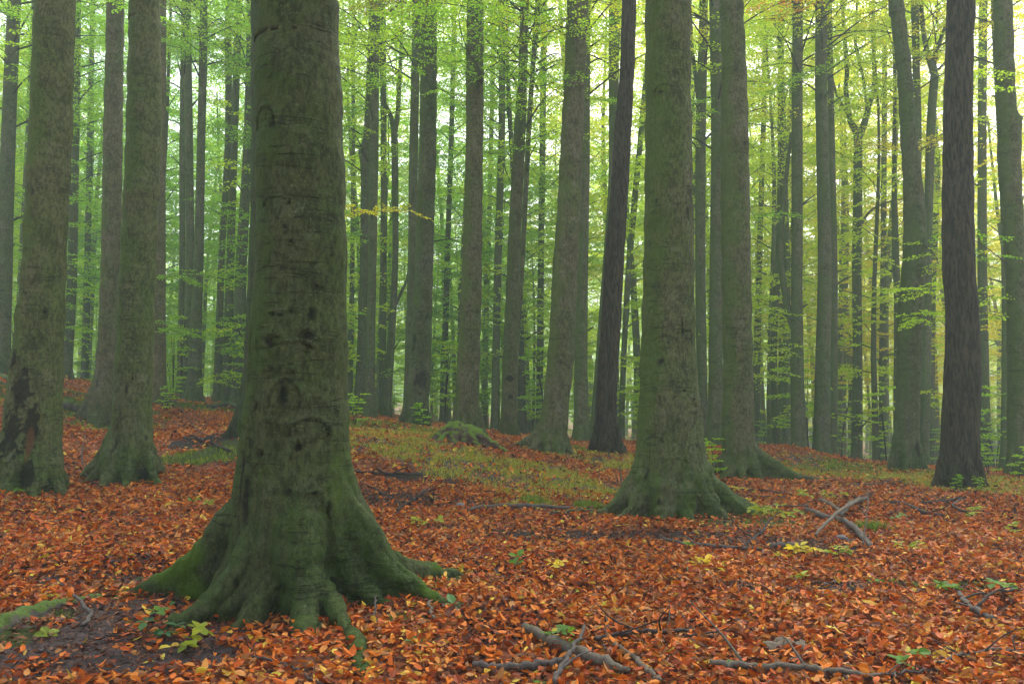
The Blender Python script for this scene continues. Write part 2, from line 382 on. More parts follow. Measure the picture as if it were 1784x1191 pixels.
T('T19', 20, 820, [(0, 1548, 1573), (115, 1562, 1587), (230, 1569, 1596), (345, 1575, 1609), (440, 1574, 1613), (540, 1566, 1606), (640, 1563, 1604), (740, 1561, 1600), (820, 1560, 1602)],
  'beech leaning left at the top, beside the furrowed dark trunk', vox=.038)
T('T21', 19, 832, [(0, 1731, 1762), (115, 1734, 1766), (190, 1737, 1770), (220, 1739, 1778), (300, 1741, 1777), (460, 1753, 1786), (640, 1757, 1793), (760, 1757, 1795), (832, 1755, 1796)],
  'beech with a swollen knob on its side, cut by the right edge', vox=.036)
T('T14b', 24, 775, [(0, 1235, 1258), (230, 1239, 1261), (460, 1236, 1260), (640, 1235, 1259), (775, 1231, 1260)], 'grey beech half hidden behind the straight beech with the long root')
T('T11b', 24, 768, [(0, 1013, 1029), (230, 1010, 1028), (460, 1005, 1025), (640, 1001, 1024), (768, 999, 1027)], 'greenish beech close behind the pale leaning beech')
T('T5b', 15, 735, [(0, 437, 470), (300, 437, 468), (460, 433, 466), (640, 424, 460), (735, 416, 458)], 'dark beech almost wholly hidden behind the massive mossy trunk', vox=.035)
T('T3b', 24, 708, [(0, 271, 289), (230, 270, 289), (460, 266, 288), (640, 264, 288), (708, 262, 291)], 'brownish beech peeping out behind the splayed-foot beech')
T('Ta', 24, 650, [(0, 15, 36), (230, 3, 26), (460, -3, 21), (650, -8, 16)], 'green beech leaning in at the left edge above the fallen log')
T('Ta2', 34, 642, [(0, 56, 70), (230, 45, 58), (460, 33, 48), (642, 24, 42)], 'pale bluish trunk just left of the black-wounded beech')
T('Tb', 32, 660, [(0, 127, 141), (230, 123, 138), (460, 118, 134), (560, 112, 130), (660, 103, 124)], 'pale misty trunk just right of the black-wounded beech')
T('T4a', 34, 690, [(0, 316, 323), (230, 313, 323), (460, 312, 322), (690, 308, 322)], 'thinnest and darkest trunk of the close trio behind the splayed-foot beech')
T('T4b', 30, 700, [(0, 318, 332), (230, 322, 336), (460, 323, 338), (600, 320, 336), (700, 314, 334)], 'pale middle trunk of the close trio behind the splayed-foot beech')
T('T4c', 28, 698, [(0, 349, 361), (100, 347, 361), (230, 344, 358), (460, 337, 354), (600, 330, 351), (698, 326, 353)], 'knobbly trunk with dark foot, right one of the close trio')
T('T5c', 34, 705, [(0, 392, 402), (230, 392, 404), (460, 380, 391), (705, 371, 388)], 'bluish trunk left of two more near the massive trunk')
T('T5d', 33, 705, [(0, 410, 422), (230, 402, 415), (460, 394, 408), (705, 386, 403)], 'bluish trunk, middle of three near the massive trunk')
T('T5e', 31, 707, [(0, 430, 442), (230, 425, 440), (460, 411, 430), (707, 402, 427)], 'bluish trunk nearest to the left flank of the massive trunk')
T('T6a', 31, 718, [(0, 643, 655), (90, 640, 654), (230, 633, 648), (262, 624, 645), (300, 628, 644), (460, 627, 642), (600, 622, 640), (718, 617, 638)], 'left stem of the closely paired trunks, with a bulge on its side')
T('T6b', 29, 731, [(0, 648, 663), (90, 645, 661), (230, 643, 660), (460, 641, 656), (600, 638, 654), (731, 635, 655)], 'right stem of the closely paired trunks right of the massive trunk')
T('T7a', 38, 730, [(0, 660, 672), (230, 663, 674), (460, 662, 674), (730, 659, 672)], 'thin straight trunk behind the forked dark one')
T('T7b', 33, 728, [(232, 681, 693), (300, 682, 694), (460, 683, 694), (600, 674, 688), (728, 661, 679)], 'dark curving trunk forking in two, between paired trunks and dark-footed beech',
  fork=[[(232, 687, 11), (200, 680, 8), (166, 667, 6), (90, 662, 5), (-60, 655, 4)], [(232, 687, 11), (200, 692, 9), (170, 694, 8), (60, 699, 6), (-60, 700, 5)], [(530, 690, 6), (505, 700, 5), (486, 708, 4), (440, 716, 3)]])
T('T8a', 27, 732, [(0, 718, 733), (100, 717, 732), (300, 712, 728), (460, 710, 726), (640, 705, 722), (732, 702, 722)], 'dark green trunk tight behind the left side of the dark-footed beech')
T('T9b', 36, 752, [(0, 868, 880), (230, 868, 880), (460, 861, 874), (640, 857, 870), (752, 855, 870)], 'thin blue-grey trunk between the stump beech and the scarred narrow one')
T('T9c', 48, 755, [(0, 858, 866), (230, 852, 860), (460, 846, 854), (755, 836, 848)], 'faint thin trunk just right of the beech behind the stump')
T('T10b', 24, 765, [(0, 932, 943), (130, 923, 932), (240, 916, 925), (460, 905, 914), (640, 893, 903), (765, 886, 900)], 'thin dark stem leaning right behind the scarred narrow beech')
T('T10c', 40, 775, [(0, 942, 954), (230, 940, 951), (460, 937, 948), (775, 932, 946)], 'blue-grey trunk in the gap left of the pale leaning beech')
T('T12b', 30, 775, [(0, 1060, 1080), (115, 1060, 1079), (300, 1060, 1075), (460, 1050, 1066), (775, 1026, 1046)], 'bluish trunk behind the left edge of the dark rough-barked one')
T('T12c', 36, 778, [(0, 1132, 1142), (230, 1112, 1122), (440, 1092, 1103), (640, 1081, 1091), (778, 1076, 1088)], 'thin pale trunk leaning right beyond the dark rough-barked one')
T('T13b', 28, 775, [(60, 1217, 1233), (230, 1212, 1230), (460, 1211, 1229), (640, 1214, 1232), (775, 1218, 1234)], 'mottled forked trunk in the gap right of the big knotted beech',
  fork=[[(170, 1217, 10), (110, 1210, 7), (66, 1206, 6), (0, 1204, 5), (-60, 1203, 5)], [(75, 1225, 16), (0, 1228, 13), (-90, 1230, 11)]])
T('T15', 38, 798, [(0, 1354, 1365), (230, 1355, 1366), (460, 1351, 1363), (540, 1344, 1356), (640, 1343, 1354), (798, 1347, 1362)], 'slender wavy trunk left of the one with the joining side stem')
T('T16', 27, 793, [(0, 1382, 1399), (230, 1379, 1398), (460, 1379, 1398), (640, 1378, 1400), (793, 1378, 1405)], 'grey beech with a side stem joining it at mid height',
  fork=[[(580, 1386, 12), (550, 1377, 13), (520, 1371, 12), (440, 1361, 11), (340, 1368, 8), (230, 1380, 6)]])
T('T16b', 40, 798, [(300, 1362, 1372), (460, 1364, 1376), (640, 1363, 1376), (798, 1362, 1377)], 'hazy trunk between the wavy one and the one with a joining stem')
T('T17', 27, 808, [(0, 1421, 1441), (145, 1420, 1441), (230, 1422, 1443), (460, 1425, 1448), (640, 1421, 1446), (808, 1417, 1447)], 'grey beech with a seam, fused side by side with a bluer one')
T('T17b', 29, 812, [(50, 1440, 1450), (230, 1443, 1454), (460, 1446, 1459), (640, 1445, 1459), (812, 1443, 1459)], 'bluer narrow trunk touching the seamed grey beech')
T('T18', 34, 825, [(232, 1488, 1502), (300, 1487, 1502), (460, 1485, 1501), (640, 1486, 1502), (825, 1482, 1502)], 'tall trunk dividing high up into a clear Y of several limbs',
  fork=[[(232, 1494, 15), (205, 1482, 10), (150, 1475, 8), (120, 1477, 8), (0, 1469, 7), (-120, 1465, 6)],
        [(238, 1496, 14), (215, 1507, 12), (181, 1516, 9), (147, 1525, 8), (50, 1523, 7), (-60, 1524, 6)],
        [(200, 1511, 6), (181, 1511, 5), (131, 1505, 5), (77, 1492, 5), (23, 1494, 4), (-60, 1495, 4)],
        [(205, 1482, 6), (170, 1462, 5), (120, 1450, 4), (40, 1451, 3)], [(390, 1500, 5), (365, 1520, 4), (350, 1552, 3), (345, 1580, 2)]])
T('T19b', 30, 815, [(0, 1587, 1601), (115, 1590, 1602), (230, 1592, 1605), (460, 1590, 1604), (815, 1584, 1602)], 'straight trunk emerging above and behind the left-leaning beech')
T('T19d', 32, 815, [(150, 1556, 1562), (300, 1554, 1562), (440, 1554, 1566), (540, 1558, 1569), (815, 1556, 1574)], 'narrow stem showing on the left flank of the left-leaning beech')
T('T19c', 30, 812, [(131, 1621, 1635), (230, 1614, 1629), (460, 1609, 1623), (640, 1603, 1621), (812, 1600, 1618)], 'greenish forked trunk between the left-leaning and the furrowed trunk',
  fork=[[(131, 1628, 13), (90, 1618, 9), (42, 1610, 8), (-60, 1602, 7)], [(131, 1629, 10), (100, 1630, 8), (70, 1640, 7), (20, 1655, 5), (-60, 1665, 4)]])
T('T19e', 45, 810, [(300, 1628, 1638), (460, 1622, 1632), (640, 1617, 1628), (810, 1615, 1630)], 'dim distant trunk seen just left of the furrowed dark one')
T('T20b', 34, 818, [(0, 1706, 1720), (230, 1704, 1718), (460, 1704, 1719), (640, 1706, 1722), (818, 1705, 1726)], 'pale grey trunk fading in mist just right of the furrowed one')
T('T21b', 27, 818, [(200, 1736, 1748), (300, 1741, 1752), (460, 1745, 1757), (640, 1746, 1759), (818, 1743, 1760)], 'dark narrow trunk hugging the left side of the knobbed beech')
T('T22', 40, 720, [(0, 613, 619), (230, 612, 619), (460, 610, 618), (600, 606, 616), (720, 605, 614)], 'faint thin stem beside the right flank of the massive trunk')
T('T23', 42, 745, [(0, 788, 796), (230, 782, 791), (460, 774, 784), (640, 768, 780), (745, 765, 780)], 'hazy stem left of the beech behind the stump')
T('T24', 46, 812, [(0, 1330, 1338), (230, 1325, 1334), (460, 1318, 1328), (812, 1306, 1322)], 'misty stem right of the straight beech with the long root')
T('T25', 46, 822, [(0, 1537, 1545), (230, 1536, 1545), (460, 1534, 1544), (822, 1530, 1544)], 'thin knotty stem between the Y-forked trunk and the left-leaning beech')
T('T26', 44, 690, [(0, 158, 166), (230, 152, 161), (460, 147, 157), (690, 140, 154)], 'hazy stem left of the slim grey beech')

# ------------------------------------------------------------------ terrain
ctrl = []
for k, t in TREES.items():
    r0 = (t['rows'][-1][2] - t['rows'][-1][1]) / 2
    c = (t['rows'][-1][2] + t['rows'][-1][1]) / 2
    Dn = t['D'] - (r0 * px2m(t['D']) if t['D'] < 21 else 0)
    ctrl.append(P(c, t['by'], Dn))
for px, py, D in [(0, 1191, 4.7), (400, 1191, 4.6), (892, 1191, 4.5), (1400, 1191, 4.5), (1784, 1191, 4.5), (60, 1080, 5.7), (270, 1010, 6.9), (100, 950, 8.3), (330, 930, 8.4),
                  (900, 1000, 7.4), (1300, 1000, 7.4), (1700, 1000, 7.4), (1700, 920, 10.2), (1450, 900, 11.2), (900, 900, 10.8), (700, 830, 13.2), (850, 790, 16.3), (700, 760, 19),
                  (1000, 860, 12.6), (1500, 850, 14.3), (-100, 900, 9.5), (1900, 900, 11), (350, 800, 14), (450, 740, 19), (100, 700, 19), (1400, 828, 19), (1784, 830, 20)]:
    ctrl.append(P(px, py, D))
ctrl += [np.array(p, float) for p in [(0, 0, 0), (-8, 0, .3), (8, 0, -.2), (0, -12, 0), (-20, 5, 1.6), (20, 5, -.8), (-30, 40, 4.2), (30, 42, -3.6), (0, 46, -.6), (-14, 48, 2.0), (14, 48, -2.6)]]
ctrl = np.array(ctrl)
def _phi(r2): return .5 * r2 * np.log(r2 + 1e-9)
def _tps(c, lam):
    n = len(c); d2 = ((c[:, None, :2] - c[None, :, :2]) ** 2).sum(-1)
    A = np.zeros((n + 3, n + 3)); A[:n, :n] = _phi(d2) + lam * np.eye(n)
    A[:n, n] = 1; A[:n, n + 1:] = c[:, :2]; A[n, :n] = 1; A[n + 1:, :n] = c[:, :2].T
    return np.linalg.solve(A, np.r_[c[:, 2], 0, 0, 0])
TW = _tps(ctrl, 4.0)
def Hs(x, y):
    x = np.asarray(x, float); y = np.asarray(y, float); sh = x.shape; x = x.ravel(); y = y.ravel()
    out = np.zeros(len(x))
    for i in range(0, len(x), 60000):
        a, b = x[i:i + 60000], y[i:i + 60000]
        d2 = (a[:, None] - ctrl[None, :, 0]) ** 2 + (b[:, None] - ctrl[None, :, 1]) ** 2
        out[i:i + 60000] = _phi(d2) @ TW[:-3] + TW[-3] + TW[-2] * a + TW[-1] * b
    r = np.hypot(x, y - 22); wgt = np.clip((52 - r) / 24, 0, 1); wgt = wgt * wgt * (3 - 2 * wgt)
    far = -2.2 - 4.5 * np.tanh(x / 45) + 1.2 * (vnoise2(x / 30, y / 30, 5) - .5)
    z = out * wgt + far * (1 - wgt)
    z += .32 * np.exp(-(((x - 7.6) / 1.3) ** 2 + ((y - 22) / 1.2) ** 2))          # leaf mound
    return z.reshape(sh)
def H(x, y):
    x = np.asarray(x, float); y = np.asarray(y, float)
    return Hs(x, y) + .07 * (vnoise2(x * 1.3, y * 1.3, 1) - .5) + .035 * (vnoise2(x * 4, y * 4, 2) - .5)
def G(px, py, lo=3.0, hi=60):
    d = ray(px, py); t = np.linspace(lo, hi, 3000); q = np.array([0, 0, CAMZ]) + d * t[:, None]
    h = Hs(q[:, 0], q[:, 1]); i = np.argmax(q[:, 2] < h)
    if q[i, 2] >= h[i]: i = len(t) - 1
    p = q[i]; p[2] = float(H(p[0], p[1])); return p

def zone(x, y, cx, cy_, rx, ry, s=.35):
    d = np.sqrt(((x - cx) / rx) ** 2 + ((y - cy_) / ry) ** 2); return np.clip((1.15 - d) / s, 0, 1)
def zones(specs, x, y):
    o = np.zeros_like(np.asarray(x, float))
    for px, py, rx, ry in specs:
        g_ = ZC.get((px, py))
        if g_ is None: g_ = ZC[(px, py)] = G(px, py)
        o = np.maximum(o, zone(x, y, g_[0], g_[1], rx, ry))
    return o
ZC = {}
SOIL_Z = [(240, 1090, 1.0, .62), (60, 1150, .7, .4), (330, 1050, .5, .35), (180, 1140, .9, .35), (170, 1010, .5, .25)]
MOSS_Z = [(60, 1075, .28, .2), (350, 1020, .22, .16), (1050, 715, 1.0, 1.0), (1240, 915, .35, .25), (1350, 915, .5, .35), (770, 1010, .22, .25), (700, 1085, .22, .12),
          (370, 795, .9, .35), (1640, 1020, .6, .2), (0, 1115, .3, .2), (400, 780, .5, .6)]
GRASS_Z = [(60, 690, 3.2, 2.2), (130, 715, 2.0, 1.4), (370, 795, 1.0, .4), (650, 745, 2.4, 2.2), (700, 775, 1.6, 1.5), (850, 815, 1.7, 1.3), (960, 850, 1.3, 1.0), (1030, 790, 1.6, 1.6),
           (1010, 885, .35, .25), (1470, 820, 3.2, 1.5), (1600, 835, 2.6, 1.4), (1740, 850, 1.6, 2.2), (1150, 815, 1.5, 1.2), (300, 705, 2.2, 1.2), (1520, 925, .3, .25), (920, 880, .5, .5)]
DARK_Z = [(700, 870, 1.4, .5), (1050, 935, 1.7, .32), (1320, 945, 1.0, .3), (1450, 960, .7, .25), (850, 920, .9, .3), (750, 835, .8, .4), (1400, 1025, .7, .25), (400, 760, 1.3, .6)]

def ground():
    def axis(n, near, far, p=3.2):
        u = np.linspace(-1, 1, n); return near * u + (far - near) * np.sign(u) * np.abs(u) ** p
    xs = axis(420, 11, 900, 7); u = np.linspace(0, 1, 560)
    ys = -3 + 26 * u + (870) * u ** 9
    ys = np.r_[-900, -300, -90, -30, -10, -5, ys]
    X, Y = np.meshgrid(xs, ys); Z = H(X, Y)
    near = (Y < 14) & (np.abs(X) < 12)
    Z += np.where(near, .02 * (vnoise2(X * 13, Y * 13, 3) - .5) + .012 * (vnoise2(X * 31, Y * 31, 4) - .5), 0)
    ny, nx = X.shape; i = np.arange(ny - 1)[:, None] * nx; j = np.arange(nx - 1)[None, :]
    f = np.stack([i + j, i + j + 1, i + nx + j + 1, i + nx + j], -1).reshape(-1, 4)
    mb = MB(); mb.add(np.stack([X, Y, Z], -1).reshape(-1, 3), [f])
    o = mb.build('ground', M_SOIL); tag(o, kind='structure')
    me = o.data; x = X.ravel(); y = Y.ravel()
    mo = np.maximum(zones(MOSS_Z, x, y), .42 * zones(GRASS_Z, x, y))
    soil = zones(SOIL_Z, x, y); so = np.clip(1 - soil * 1.4 - 1.0 * zones(DARK_Z, x, y) - .8 * zones(GRASS_Z, x, y), 0, 1)
    for nm, v in (('moss', mo), ('litter', so), ('humus', zones(DARK_Z, x, y))):
        a = me.attributes.new(nm, 'FLOAT', 'POINT'); a.data.foreach_set('value', v.astype(np.float32))
    return o
ground()

# ------------------------------------------------------------------ trunks
def tree_base(t):
    row = t['rows'][-1]; c = (row[1] + row[2]) / 2; q = P(c, t['by'], t['D'])
    q[2] = float(Hs(q[0], q[1])); return q
def ground_path(p0, az, L, Hh, R0, R1, r_in, bend=0.0, n=9, sink=.35):
    out = []
    for s in np.linspace(0, 1, n):
        a = az + bend * s; d = r_in + L * s
        x = p0[0] + math.cos(a) * d; y = p0[1] + math.sin(a) * d
        r = R0 * (1 - s) ** 1.15 + R1
        z = float(H(x, y)) + Hh * (1 - s) ** 2.1 - r * sink
        out.append((x, y, z, r))
    out[-1] = (*out[-1][:2], out[-1][2] - R1 * 1.5, R1)
    return np.array(out)
# roots: azimuth deg (-90 faces the camera), length, height up the trunk, start radius, end radius, bend
ROOTS = {
 'M': [(176, 1.22, .74, .165, .035, .05), (150, .8, .5, .15, .03, 0), (-122, .78, .50, .135, .06, -.15), (-104, .5, .26, .07, .05, 0), (-72, .66, .60, .14, .075, .05), (-52, 1.5, .22, .06, .032, -.2),
       (-30, .62, .46, .10, .035, .1), (-10, 1.08, .76, .145, .045, -.1), (-155, .5, .4, .10, .03, 0), (30, 1.25, .34, .12, .07, .1), (70, .7, .4, .15, .04, 0), (110, .7, .4, .15, .04, 0), (-160, .55, .45, .15, .03, 0)],
 'T13': [(184, .72, .45, .16, .03, .1), (-150, .5, .38, .14, .04, 0), (-112, .28, .32, .15, .05, 0), (-80, .26, .3, .14, .05, 0), (-48, .48, .40, .14, .04, .1), (-18, .78, .42, .13, .04, .1), (8, 1.0, .34, .12, .035, 0), (60, .5, .3, .13, .03, 0), (130, .5, .3, .13, .03, 0)],
 'T1': [(185, .45, .5, .15, .04, 0), (-130, .3, .4, .13, .05, 0), (-100, .22, .3, .13, .06, 0), (-55, .3, .4, .12, .05, 0), (-15, .25, .3, .11, .04, 0), (80, .4, .3, .12, .04, 0)],
 'T3': [(188, .52, .42, .13, .03, 0), (-140, .34, .35, .11, .04, 0), (-112, .30, .3, .09, .05, .2), (-70, .28, .35, .12, .04, 0), (-25, .36, .42, .12, .03, 0), (40, .3, .3, .12, .03, 0)],
 'T2': [(190, .35, .45, .1, .03, 0), (-80, .2, .2, .09, .03, 0), (-20, .12, .2, .08, .03, 0)],
 'T14': [(-175, .6, .3, .12, .03, 0), (-140, .55, .22, .1, .03, .2), (-100, .25, .25, .12, .04, 0), (-55, .3, .3, .12, .04, 0), (-14, 1.35, .38, .12, .04, .05), (30, .5, .3, .1, .03, 0)],
 'T11': [(185, .75, .42, .13, .03, 0), (-150, .5, .35, .12, .03, 0), (-75, .34, .25, .1, .06, .1), (-35, .3, .2, .09, .04, 0), (-110, .25, .3, .12, .04, 0), (10, .2, .25, .1, .03, 0)],
 'T12': [(190, .25, .4, .1, .03, 0), (-95, .2, .3, .1, .04, 0), (-30, .3, .4, .1, .03, 0), (5, .3, .35, .1, .03, 0)],
 'T9': [(188, .25, .4, .1, .03, 0), (-90, .15, .3, .1, .03, 0), (-20, .35, .3, .1, .03, 0), (5, .3, .4, .1, .03, 0)],
 'T8': [(185, .3, .4, .12, .03, 0), (-110, .2, .3, .12, .03, 0), (-25, .28, .35, .12, .03, 0)],
 'T10': [(185, .15, .3, .1, .03, 0), (-60, .15, .3, .1, .03, 0), (-10, .2, .3, .08, .03, 0)],
 'T20': [(186, .26, .34, .10, .03, 0), (-130, .25, .3, .12, .03, 0), (-90, .15, .3, .12, .03, 0), (-40, .22, .35, .12, .03, 0), (-5, .25, .35, .1, .03, 0)],
 'T19': [(188, .40, .55, .13, .03, 0), (-120, .25, .4, .12, .03, 0), (-40, .2, .4, .12, .03, 0), (-5, .32, .5, .1, .03, 0)],
 'T21': [(190, .25, .35, .12, .03, 0), (-100, .15, .3, .12, .03, 0), (-20, .3, .3, .1, .03, 0)],
 'T5b': [(186, .35, .4, .12, .03, 0), (-110, .2, .3, .12, .03, 0)],
}
# scars on the bark: px, py, half width m, half height m, kind
SCARS = {
 'M': [(478, 235, .11, .13, 'arch'), (495, 238, .05, .06, 'pit'), (500, 370, .12, .05, 'arch'), (518, 412, .03, .03, 'pit'), (528, 435, .03, .02, 'pit'), (505, 396, .02, .02, 'pit'), (568, 508, .025, .04, 'pit'), (560, 555, .035, .045, 'pit'), (530, 550, .02, .03, 'pit'),
       (512, 557, .05, .03, 'pit'), (555, 588, .06, .035, 'pit'), (492, 600, .06, .05, 'pit'), (505, 592, .04, .02, 'pit'), (530, 610, .15, .04, 'arch'), (495, 645, .05, .015, 'pit'), (518, 690, .045, .12, 'pit'), (520, 700, .12, .16, 'arch'), (470, 705, .03, .05, 'pit'), (492, 732, .05, .02, 'pit'), (545, 775, .04, .05, 'pit'), (585, 745, .03, .03, 'pit'), (440, 740, .05, .02, 'pit'), (480, 783, .03, .04, 'pit'),
       (465, 770, .02, .03, 'pit'), (560, 750, .15, .1, 'arch'), (590, 450, .02, .02, 'pit'), (533, 845, .02, .02, 'pit'), (570, 848, .03, .015, 'pit'), (490, 160, .02, .02, 'pit'), (455, 860, .07, .2, 'crack'), (440, 830, .05, .22, 'crack'), (450, 620, .02, .25, 'crack'), (592, 880, .02, .05, 'pit')],
 'T1': [(75, 345, .04, .07, 'pit'), (62, 440, .06, .04, 'pit'), (45, 545, .05, .07, 'pit'), (95, 545, .04, .1, 'pit'), (65, 515, .02, .03, 'pit'), (45, 625, .08, .12, 'wound'), (60, 680, .13, .28, 'wound'), (45, 760, .13, .35, 'wound'), (80, 740, .1, .28, 'wound'), (75, 820, .1, .2, 'wound'), (100, 95, .02, .03, 'pit'), (80, 600, .02, .06, 'pit'), (118, 395, .02, .03, 'pit'), (55, 395, .02, .03, 'pit')],
 'T3': [(245, 520, .05, .03, 'arch'), (240, 595, .1, .05, 'arch'), (225, 560, .06, .02, 'pit'), (240, 610, .05, .02, 'pit'), (235, 680, .02, .12, 'crack'), (215, 680, .1, .02, 'pit'), (218, 760, .02, .3, 'crack'), (258, 760, .04, .06, 'pit'), (255, 830, .05, .15, 'crack'), (245, 660, .02, .03, 'pit')],
 'T13': [(1150, 170, .14, .08, 'arch'), (1145, 172, .06, .03, 'pit'), (1200, 345, .05, .12, 'pit'), (1192, 375, .03, .1, 'pit'), (1137, 358, .025, .05, 'pit'), (1185, 365, .1, .04, 'arch'), (1127, 430, .04, .08, 'pit'), (1185, 240, .09, .06, 'arch'), (1190, 590, .1, .1, 'arch'), (1180, 570, .015, .12, 'crack'), (1192, 600, .08, .08, 'arch'),
         (1143, 632, .05, .05, 'pit'), (1150, 595, .16, .06, 'arch'), (1162, 665, .03, .03, 'pit'), (1182, 680, .03, .02, 'pit'), (1170, 688, .03, .02, 'pit'), (1202, 720, .03, .04, 'pit'), (1200, 695, .04, .04, 'pit'), (1140, 695, .02, .06, 'crack'), (1130, 545, .05, .05, 'arch'), (1130, 765, .14, .06, 'arch'), (1165, 800, .16, .05, 'arch'), (1200, 775, .10, .04, 'arch'), (1125, 790, .02, .10, 'crack'), (1195, 850, .02, .03, 'pit'), (1120, 820, .05, .1, 'crack'), (1150, 510, .02, .04, 'pit'), (1200, 560, .03, .05, 'pit')],
 'T14': [(1292, 255, .06, .04, 'pit'), (1270, 575, .14, .04, 'arch'), (1290, 590, .1, .03, 'arch'), (1270, 690, .1, .03, 'arch'), (1280, 740, .16, .02, 'arch'), (1265, 405, .04, .02, 'pit'), (1285, 660, .04, .02, 'pit'), (1295, 820, .05, .1, 'pit')],
 'T10': [(890, 660, .16, .1, 'wound'), (890, 690, .08, .08, 'wound')],
 'T9': [(828, 145, .06, .12, 'pit'), (835, 150, .04, .1, 'wound'), (822, 545, .1, .04, 'arch'), (815, 700, .1, .05, 'pit'), (820, 300, .1, .04, 'arch')],
 'T8': [(735, 660, .2, .3, 'wound'), (722, 600, .1, .3, 'wound'), (740, 470, .05, .04, 'pit')],
 'T11': [(985, 260, .1, .05, 'arch'), (990, 380, .12, .04, 'arch'), (980, 620, .05, .05, 'pit'), (965, 700, .1, .03, 'pit'), (1000, 150, .04, .02, 'pit'), (985, 310, .08, .04, 'arch')],
 'T21': [(1770, 205, .1, .1, 'arch'), (1765, 420, .08, .03, 'arch')],
 'T19': [(1585, 340, .1, .05, 'arch'), (1590, 780, .1, .2, 'crack')],
 'T20': [(1680, 545, .12, .06, 'arch'), (1670, 240, .15, .05, 'arch')],
 'T2': [(178, 670, .07, .12, 'pit'), (190, 590, .05, .02, 'pit')],
 'T5b': [], 'T12': [(1060, 700, .03, .3, 'crack')],
}
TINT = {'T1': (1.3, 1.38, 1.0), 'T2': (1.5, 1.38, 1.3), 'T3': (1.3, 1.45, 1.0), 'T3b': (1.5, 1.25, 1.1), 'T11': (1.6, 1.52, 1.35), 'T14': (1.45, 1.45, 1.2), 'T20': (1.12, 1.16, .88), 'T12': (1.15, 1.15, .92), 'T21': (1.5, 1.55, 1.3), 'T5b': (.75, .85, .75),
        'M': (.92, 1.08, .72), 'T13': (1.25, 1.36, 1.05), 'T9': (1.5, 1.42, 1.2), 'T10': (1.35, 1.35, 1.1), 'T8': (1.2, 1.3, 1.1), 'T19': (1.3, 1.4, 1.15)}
LEANS = {}
def trunk_path(t, q0, top_h):
    D = t['D']; rows = sorted(t['rows'], key=lambda r: -r[0]); pts = []
    for y, a, b in rows:
        c = P((a + b) / 2, y, D); pts.append([c[0], D + .0, c[2], (b - a) / 2 * px2m(D)])
    if pts[0][2] > q0[2] + .02: pts.insert(0, [pts[0][0], D, q0[2], pts[0][3]])
    pts[0][2] = min(pts[0][2], q0[2])
    pts.insert(0, [pts[0][0], D, pts[0][2] - .35, pts[0][3] * (1.0 if t.get('vox') else 1.15)])
    return pts
EXTRA_CROWN = []
def upper(pts, top_h, zb, forked):
    p = np.array(pts); a, b = p[-1], p[-3]
    sl = (a[:2] - b[:2]) / max(.5, a[2] - b[2]) * .6
    z0 = a[2]; out = []
    ph = rng.random(2) * 6
    for k in range(1, 6):
        s = k / 5; z = z0 + (zb + top_h - z0) * s
        out.append([a[0] + sl[0] * (z - z0) * .5 + .12 * s * math.sin(ph[0] + 3 * s), a[1] + .25 * s * math.sin(ph[1] + 2 * s), z, a[3] * (1 - .72 * s)])
    return out

def add_attr(me, nm, v):
    a = me.attributes.new(nm, 'FLOAT', 'POINT'); a.data.foreach_set('value', np.asarray(v, np.float32))

